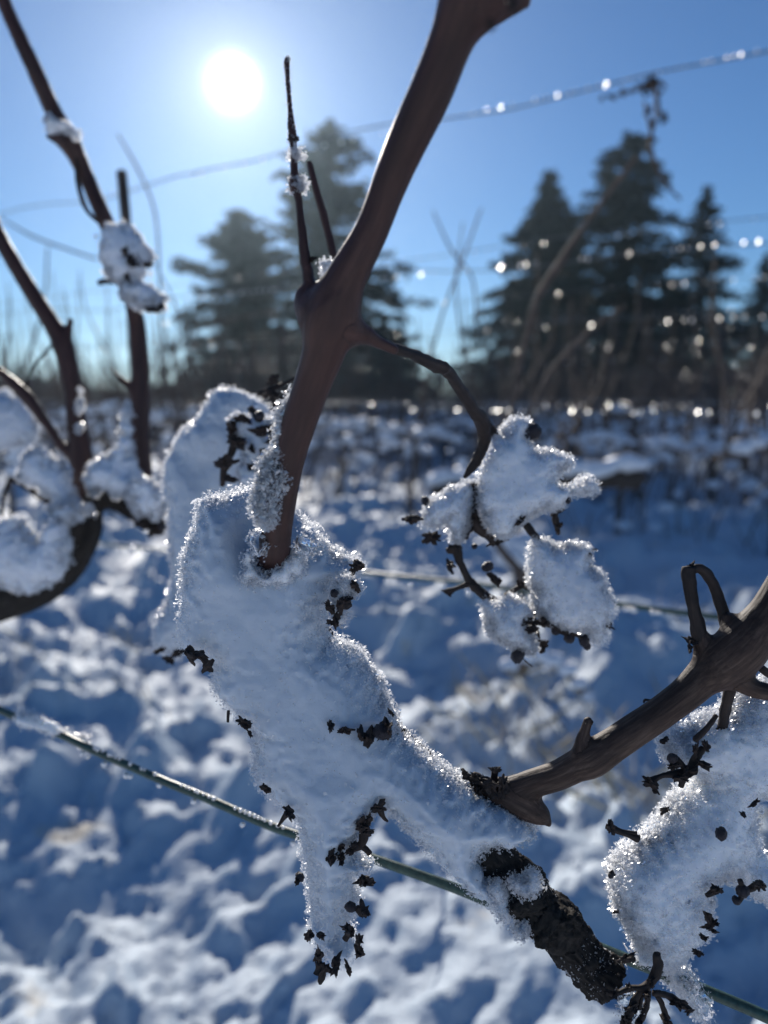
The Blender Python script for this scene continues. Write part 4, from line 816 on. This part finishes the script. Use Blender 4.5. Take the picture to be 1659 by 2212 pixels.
bits(c4, [('b', 1590, 1945, 10), ('k', 1540, 2010, 8), ('b', 1320, 1890, 8), ('k', 1545, 1925, 9), ('k', 1502, 1625, 12), ('k', 1455, 1655, 10), ('k', 1404, 1690, 15), ('k', 1412, 1700, 10), ('b', 1452, 1638, 13), ('k', 1488, 1665, 17), ('k', 1470, 1680, 14), ('k', 1318, 1788, 12), ('b', 1558, 1801, 15), ('b', 1604, 1925, 16), ('k', 1640, 1912, 14), ('k', 1550, 1922, 14), ('k', 1532, 1985, 11), ('k', 1536, 1998, 12), ('k', 1520, 2025, 9), ('k', 1350, 2070, 12), ('k', 1336, 2106, 4), ('k', 1323, 1888, 7), ('k', 1330, 1970, 6), ('k', 1437, 1750, 9), ('k', 1516, 1650, 13), ('k', 1630, 1735, 9), ('k', 1606, 1760, 8), ('k', 1508, 2058, 9), ('k', 1434, 1600, 10), ('k', 1525, 1612, 10)], .236)
c5 = empty('dried_grape_cluster', P(1400, 2140, .245), 'bare spiky cluster skeleton hanging over the wire at the bottom edge', 'grape cluster')
stems(c5, [[(1303, 2140, 5), (1330, 2146, 6), (1360, 2135, 6), (1390, 2132, 8), (1410, 2115, 10), (1422, 2085, 11), (1418, 2060, 8)], [(1395, 2132, 8), (1378, 2150, 7), (1362, 2185, 9), (1350, 2212, 9)], [(1400, 2140, 7), (1398, 2170, 6), (1385, 2200, 7), (1372, 2230, 6)], [(1410, 2145, 7), (1440, 2150, 7), (1465, 2165, 9), (1490, 2180, 5)], [(1420, 2150, 6), (1432, 2175, 6), (1440, 2200, 8)], [(1388, 2150, 4), (1380, 2180, 5)]], .236)
bits(c5, [('k', 1306, 2142, 9), ('k', 1330, 2146, 10), ('k', 1365, 2180, 12), ('k', 1382, 2215, 12), ('k', 1396, 2150, 12), ('k', 1438, 2205, 13), ('k', 1462, 2166, 15), ('k', 1488, 2184, 9), ('k', 1350, 2210, 13), ('k', 1408, 2120, 12), ('k', 1360, 2132, 8)], .234)
clump('ice_sliver', [(1322, 2150), (1352, 2140), (1378, 2140), (1380, 2165), (1362, 2180), (1350, 2195), (1332, 2170)], .238, .0016, 'clear ice sheet frozen between the prongs of the spiky cluster skeleton', 'ice', h=.0004, crys=250, csize=.0004, seed=55, m=M_ICE, cm=M_FLAKE)
c6 = empty('dried_grape_cluster', P(540, 930, .37), 'blurred dark cluster showing through the tall rounded snow mass, left of the thick cane', 'grape cluster')
stems(c6, [[(560, 850, 6), (600, 835, 5), (640, 815, 3)], [(500, 900, 8), (505, 960, 9), (485, 1010, 8), (480, 1050, 6)], [(540, 880, 8), (565, 920, 9), (575, 960, 9)], [(585, 860, 6), (610, 880, 7)]], .352)
bits(c6, [('k', 585, 850, 16), ('k', 600, 870, 14), ('k', 500, 925, 18), ('k', 510, 955, 18), ('k', 570, 930, 20), ('k', 590, 945, 16), ('k', 485, 1000, 18), ('k', 495, 1035, 12), ('k', 545, 970, 14), ('k', 575, 985, 18), ('k', 525, 905, 14), ('k', 345, 1405, 10, .01), ('k', 362, 1425, 11, .01), ('k', 384, 1412, 11, .01), ('b', 560, 900, 14), ('k', 590, 820, 13), ('k', 540, 1010, 10)], .345)
clump('snow_patch', [(500, 905), (540, 895), (590, 905), (600, 940), (590, 980), (565, 1010), (575, 1040), (540, 1060), (510, 1040), (520, 990), (530, 950), (512, 930)], .352, .006, 'ragged snow crumbs on the blurred dark cluster left of the thick cane', h=.0009, crys=5000, csize=.0006, seed=57, lump=.003, rim=.006, jag=.003)

# ------------------------------------------------------------------ the vine to the left
DL = .56
v2 = empty('grapevine', P(180, 1100, DL), 'blurred vine at the left edge with two tall dark canes rising from a snowy arm', 'vine')
body('trunk_arm', [strand([(215, 1065, DL, 24), (192, 1100, DL, 28), (182, 1150, DL, 36), (140, 1215, DL, 44), (80, 1265, DL, 46), (10, 1290, DL, 48), (-80, 1310, DL, 50)], 4), strand([(195, 1075, DL, 22), (250, 1082, DL, 20), (310, 1110, DL, 24), (375, 1122, DL, 24)], 4)], M_OLD, v2, h=0.0016, k=.006, rough=.0009, seed=7)
body('left_cane', [strand([(-40, 430, DL, 16), (0, 515, DL, 16), (60, 618, DL, 17), (118, 710, DL, 19), (143, 770, DL, 21), (158, 850, DL, 19), (168, 930, DL, 21), (178, 990, DL, 22), (182, 1060, DL, 25), (185, 1100, DL, 26)], 4), strand([(135, 745, DL, 14), (147, 720, DL, 8), (152, 692, DL, 6)], 3), strand([(-40, 770, DL, 9), (0, 803, DL, 9), (55, 855, DL, 14), (100, 915, DL, 10), (135, 965, DL, 10), (172, 1000, DL, 13)], 4)], M_CANE, v2, h=.0013, k=.005, rough=.0004, seed=8)
body('tall_cane', [strand([(-10, -60, DL - .03, 14), (15, 20, DL - .03, 15), (65, 130, DL - .03, 17), (115, 240, DL - .02, 18), (150, 305, DL - .02, 21), (188, 385, DL - .01, 17), (228, 478, DL - .01, 17), (262, 560, DL, 17), (284, 640, DL, 17), (300, 740, DL, 18), (304, 850, DL, 19), (302, 930, DL, 20), (305, 1000, DL, 21), (310, 1060, DL, 23)], 4), strand([(150, 315, DL - .02, 14), (125, 305, DL - .02, 8), (105, 295, DL - .02, 6)], 3), strand([(295, 850, DL, 12), (272, 828, DL, 7), (245, 802, DL, 4)], 3)], M_CANE, v2, h=.0013, k=.005, rough=.0004, seed=9)
tubes('tendril', [strand([(122, 735, DL, 3), (95, 765, DL, 3), (70, 795, DL, 3), (55, 835, DL, 4)], 5), strand([(165, 340, DL - .02, 4), (168, 390, DL - .02, 5), (185, 450, DL - .02, 5), (222, 488, DL - .01, 4)], 5), strand([(22, 1032, DL, 5), (65, 1058, DL, 7), (115, 1090, DL, 8)], 4), strand([(24, 1030, DL, 5), (8, 1075, DL, 4), (0, 1160, DL, 4)], 4), strand([(250, 610, DL - .02, 5), (225, 608, DL - .02, 6), (212, 612, DL - .02, 6)], 3)], M_DARK, v2, 8, .2, 120)
K2 = [([(218, 500), (245, 488), (275, 492), (298, 510), (322, 540), (330, 552), (318, 570), (300, 572), (325, 590), (305, 600), (285, 612), (262, 618), (240, 600), (222, 560), (214, 530)], DL - .035, .016, 'snow lump wrapped round the upper part of the tall left cane, beside the stake'),
      ([(272, 620), (300, 612), (335, 615), (362, 640), (350, 662), (320, 665), (290, 655), (268, 640)], DL - .035, .010, 'smaller snow scrap just under the lump on the tall left cane'),
      ([(262, 890), (272, 868), (285, 905), (284, 975), (300, 1015), (320, 1035), (300, 1062), (268, 1072), (225, 1065), (200, 1042), (198, 1010), (235, 985), (256, 955)], DL - .03, .018, 'peaked snow mound between the two left canes, with a glittering ridge'),
      ([(300, 1030), (328, 1034), (348, 1062), (368, 1078), (370, 1100), (335, 1110), (300, 1112), (282, 1095), (280, 1060)], DL - .045, .015, 'round snow lump over the dark arm end, left of the tall rounded snow mass'),
      ([(112, 1085), (160, 1078), (205, 1082), (202, 1118), (150, 1132), (118, 1120)], DL - .045, .012, 'flat snow saddle across the foot of the left cane'),
      ([(118, 1110), (142, 1135), (146, 1190), (130, 1250), (70, 1285), (0, 1262), (-60, 1250), (-60, 1130), (0, 1120), (40, 1118), (62, 1150), (85, 1172)], DL - .05, .022, 'broad snow heap on the old arm at the left edge'),
      ([(60, 985), (95, 972), (128, 995), (155, 1035), (168, 1092), (130, 1090), (112, 1070), (70, 1050), (40, 1030)], DL - .03, .013, 'snow wedge with a bright curved rim left of the left cane'),
      ([(-40, 850), (10, 840), (60, 880), (80, 920), (60, 960), (10, 970), (-40, 960)], DL + .12, .02, 'blurred snow lump at the left edge above the broad heap'),
      ([(200, 70 + 980), (215, 1060), (208, 1090), (190, 1090)], DL - .03, .006, 'tiny snow bridge in the fork at the foot of the left cane')]
for i, (pl, dd, T, lb) in enumerate(K2): clump('snow_clump', pl, dd, T * .8, lb, h=.0016, crys=3600, csize=.0010, seed=60 + i, rim=T * 1.1, lump=.0045, grain=.0012, jag=.004)
clump('snow_patch', [(108, 245), (118, 262), (135, 265), (155, 270), (175, 290), (170, 305), (150, 285), (125, 280), (106, 290), (102, 265)], DL - .04, .004, 'frosty edge on the knot near the top of the tall left cane', 'frost', h=.0013, crys=900, csize=.0010, seed=75, m=M_THIN)
clump('snow_patch', [(170, 838), (176, 846), (178, 880), (176, 918), (170, 928), (168, 890)], DL - .02, .0022, 'narrow glittering frost strip on the right side of the left cane', 'frost', h=.0010, crys=700, csize=.0011, seed=76, jag=.002, rimw=3, m=M_THIN)
c7 = empty('dried_grape_cluster', P(330, 1130, DL), 'dark blurred cluster remains left of the tall rounded snow mass', 'grape cluster')
bits(c7, [('b', 300, 1110, 18), ('k', 320, 1125, 26), ('k', 345, 1115, 24), ('k', 330, 1140, 20), ('b', 350, 1135, 14), ('k', 360, 1110, 18), ('k', 305, 1130, 15)], DL - .03)
c8 = empty('dried_grape_cluster', P(270, 580, DL), 'small dark cluster remains inside the snow lump on the tall left cane', 'grape cluster')
bits(c8, [('k', 270, 545, 12), ('k', 285, 565, 14), ('k', 320, 572, 10), ('k', 345, 665, 10), ('k', 330, 668, 10), ('k', 275, 600, 12)], DL - .055)
stake = wtube('support_stake', [[(*P(312, 1075, .86), .0058), (*P(292, 800, .86), .0058), (*P(276, 520, .86), .0058), (*P(263, 376, .86), .0058), (*P(262, 370, .86), .005)]], M_POST, None, 10)
tag(stake, 'thin dark stake with a cut top standing behind the tall left cane', 'stake')
# blurred shoot behind the fork
tag(tube('back_shoot', [strand([(735, 640, .33, 8), (722, 560, .33, 9), (700, 470, .33, 9), (680, 400, .33, 8), (668, 350, .33, 6)], 6)], M_CANE, None, 8, .15, 200), 'blurred dark shoot between the thin upright shoot and the thick cane', 'shoot')
# the row just behind: a long pale cane, dry vine remains on the wire, a snow covered arm
DR = 1.35
v3 = empty('grapevine', P(1150, 900, DR), 'slanting blurred cane with a pale sunlit length, in front of the right spruces', 'vine')
tube('slanting_cane', [strand([(1375, 340, DR, 4), (1340, 385, DR, 5), (1290, 450, DR, 5), (1240, 520, DR, 6), (1215, 560, DR, 8), (1180, 612, DR, 8), (1155, 660, DR, 6), (1130, 760, DR, 6), (1110, 860, DR, 6), (1105, 960, DR, 7), (1100, 1060, DR, 8)], 5)], M_FARVINE, v3, 8, .1, 60)
tube('slanting_cane', [strand([(1350, 660, DR, 3), (1280, 710, DR, 4), (1200, 790, DR, 5), (1150, 880, DR, 5), (1105, 980, DR, 6)], 5)], M_FARVINE, v3, 8, .1, 60)
v4 = empty('vine_remains', P(1410, 190, 1.9), 'dry curled leaves and twigs caught on the top wire above the tallest spruce', 'vine remains')
tubes('dangling_twig', [strand([(1415, 180, 1.8, 5), (1420, 240, 1.8, 5), (1405, 300, 1.8, 4), (1410, 340, 1.8, 5), (1440, 400, 1.8, 3), (1470, 430, 1.8, 3)], 4), strand([(1320, 210, 1.8, 2), (1380, 192, 1.8, 3), (1425, 180, 1.8, 4), (1440, 190, 1.8, 2)], 4), strand([(1418, 230, 1.8, 3), (1440, 262, 1.8, 4)], 3), strand([(1392, 220, 1.8, 3), (1408, 290, 1.8, 4)], 3)], M_FARVINE, v4, 6, .3, 60)
bits(v4, [('s', 1408, 182, 13), ('s', 1392, 188, 10), ('s', 1345, 200, 9), ('s', 1420, 225, 9), ('s', 1436, 255, 9), ('s', 1400, 240, 8), ('s', 1320, 210, 8), ('s', 1405, 330, 8), ('s', 1365, 196, 7), ('s', 1300, 212, 6), ('s', 1425, 200, 8), ('s', 1412, 265, 7), ('k', 1395, 205, 6), ('k', 1412, 300, 6), ('k', 1445, 405, 6), ('k', 1380, 184, 7)], 1.8)
for i, (x, y, d, fl) in enumerate([(1000, 1000, 1.75, 1), (925, 560, 2.0, 0), (1025, 470, 2.1, 0)]):
    pass
def log(x0, x1, y, d, r, label):
    a = P(x0, y, d); b = P(x1, y - 2, d * 1.02); root = empty('fallen_log', (a + b) / 2, label, 'log')
    wtube('log_wood', [[(*(a * (1 - t) + b * t + np.array([0, 0, .01 * math.sin(9 * t)])), r * (1 + .12 * math.sin(7 * t))) for t in np.linspace(0, 1, 9)]], M_OLDFAR, root, 10)
    V, F = lumpy_snow([(*(a * (1 - t) + b * t + np.array([0, 0, r * .95])), r * (1.0 + .1 * math.sin(11 * t))) for t in np.linspace(.02, .97, 10)], 5); mesh_np('snow_cushion', V, F, M_SNOWFAR, root)['kind'] = 'stuff'
M_OLDFAR = plain('dark_log_bark', (0.045, 0.035, 0.03), 0.9, 20, 0.4, 0.01)
v5 = empty('grapevine', P(1130, 1060, 2.6), 'vine whose long level arm carries a snow cushion behind the star-shaped lump', 'vine')
wtube('level_arm', [[(*P(930, 1062, 2.5), .012), (*P(1000, 1056, 2.5), .022), (*P(1100, 1046, 2.52), .026), (*P(1200, 1038, 2.55), .030), (*P(1260, 1040, 2.55), .036), (*P(1320, 1034, 2.56), .033), (*P(1375, 1036, 2.57), .036), (*P(1392, 1030, 2.58), .018)]], M_OLDFAR, v5, 9)
wtube('trunk', [[(*P(1130, 1046, 2.54), .020), (*P(1108, 1150, 2.56), .018), (*P(1125, 1280, 2.60), .017), (*P(1130, 1460, 2.66), .020)]], M_FARVINE, v5, 7)
V, F = lumpy_snow([(*P(942 + i * 18, 1036 - i * 1.35 - 5 * math.sin(i * .9), 2.54), (.024 if i < 12 else .032) + .006 * math.sin(i * 1.7)) for i in range(25)], 5)
mesh_np('snow_cushion', V, F, M_SNOWFAR, v5)['kind'] = 'stuff'
log(935, 1060, 1050, 6.4, .07, 'low snow covered log left of the star-shaped snow lump')
v6 = empty('grapevine', P(1150, 1250, 1.5), 'low looping vine branch with snow behind the middle dried cluster', 'vine')
tubes('looping_branch', [strand([(1060, 1150, 1.4, 7), (1085, 1190, 1.4, 9), (1120, 1230, 1.4, 10), (1170, 1270, 1.4, 10), (1210, 1290, 1.4, 8)], 5), strand([(1090, 1450, 1.5, 9), (1150, 1420, 1.5, 9), (1220, 1450, 1.5, 8), (1270, 1510, 1.5, 6)], 5)], M_FARVINE, v6, 8, .15, 60)
V, F = lumpy_snow([(*P(x, y, 1.49), r) for x, y, r in [(1100, 1435, .014), (1130, 1418, .016), (1160, 1412, .017), (1195, 1425, .016), (1225, 1445, .015), (1250, 1475, .013), (1270, 1505, .010), (1095, 1170, .024), (1120, 1205, .03), (1130, 1180, .03)]], 6)
mesh_np('snow_cap', V, F, M_SNOWFAR, v6)['kind'] = 'stuff'
faint = [([(1040, 450), (1000, 560), (955, 680), (925, 800), (905, 900)], 1.9), ([(935, 455), (975, 540), (1020, 600), (1030, 700)], 2.1), ([(1000, 480), (985, 620), (1000, 760), (1010, 900)], 2.2), ([(255, 290), (300, 370), (335, 460), (345, 600), (350, 760)], 1.8), ([(0, 470), (70, 510), (150, 540), (210, 560)], 1.9), ([(640, 660), (400, 720), (370, 800), (330, 860)], 2.4), ([(330, 560), (400, 700), (460, 830)], 2.3)]
for i, (pl, d) in enumerate(faint):
    o = tube('far_cane', [strand([(x, y, d, .0030 / d * 1659 * (1 if j else .6)) for j, (x, y) in enumerate(pl)], 4)], M_FARVINE, None, 6, .15, 50)
    tag(o, ['faint blurred cane with a frosty tip, tallest one right of the thick cane', 'faint cane crossing behind the tallest one right of the thick cane', 'faint upright cane beside the dark spruce edge', 'faint cane arching below the sun, right of the stake', 'faint cane crossing the sky at the left edge', 'faint cane low in the sky right of the tall left cane', 'faint slanting cane between the tall left cane and the shorter cedar'][i], 'cane')
print('done', round(time.time() - T0, 1), len(bpy.data.objects))
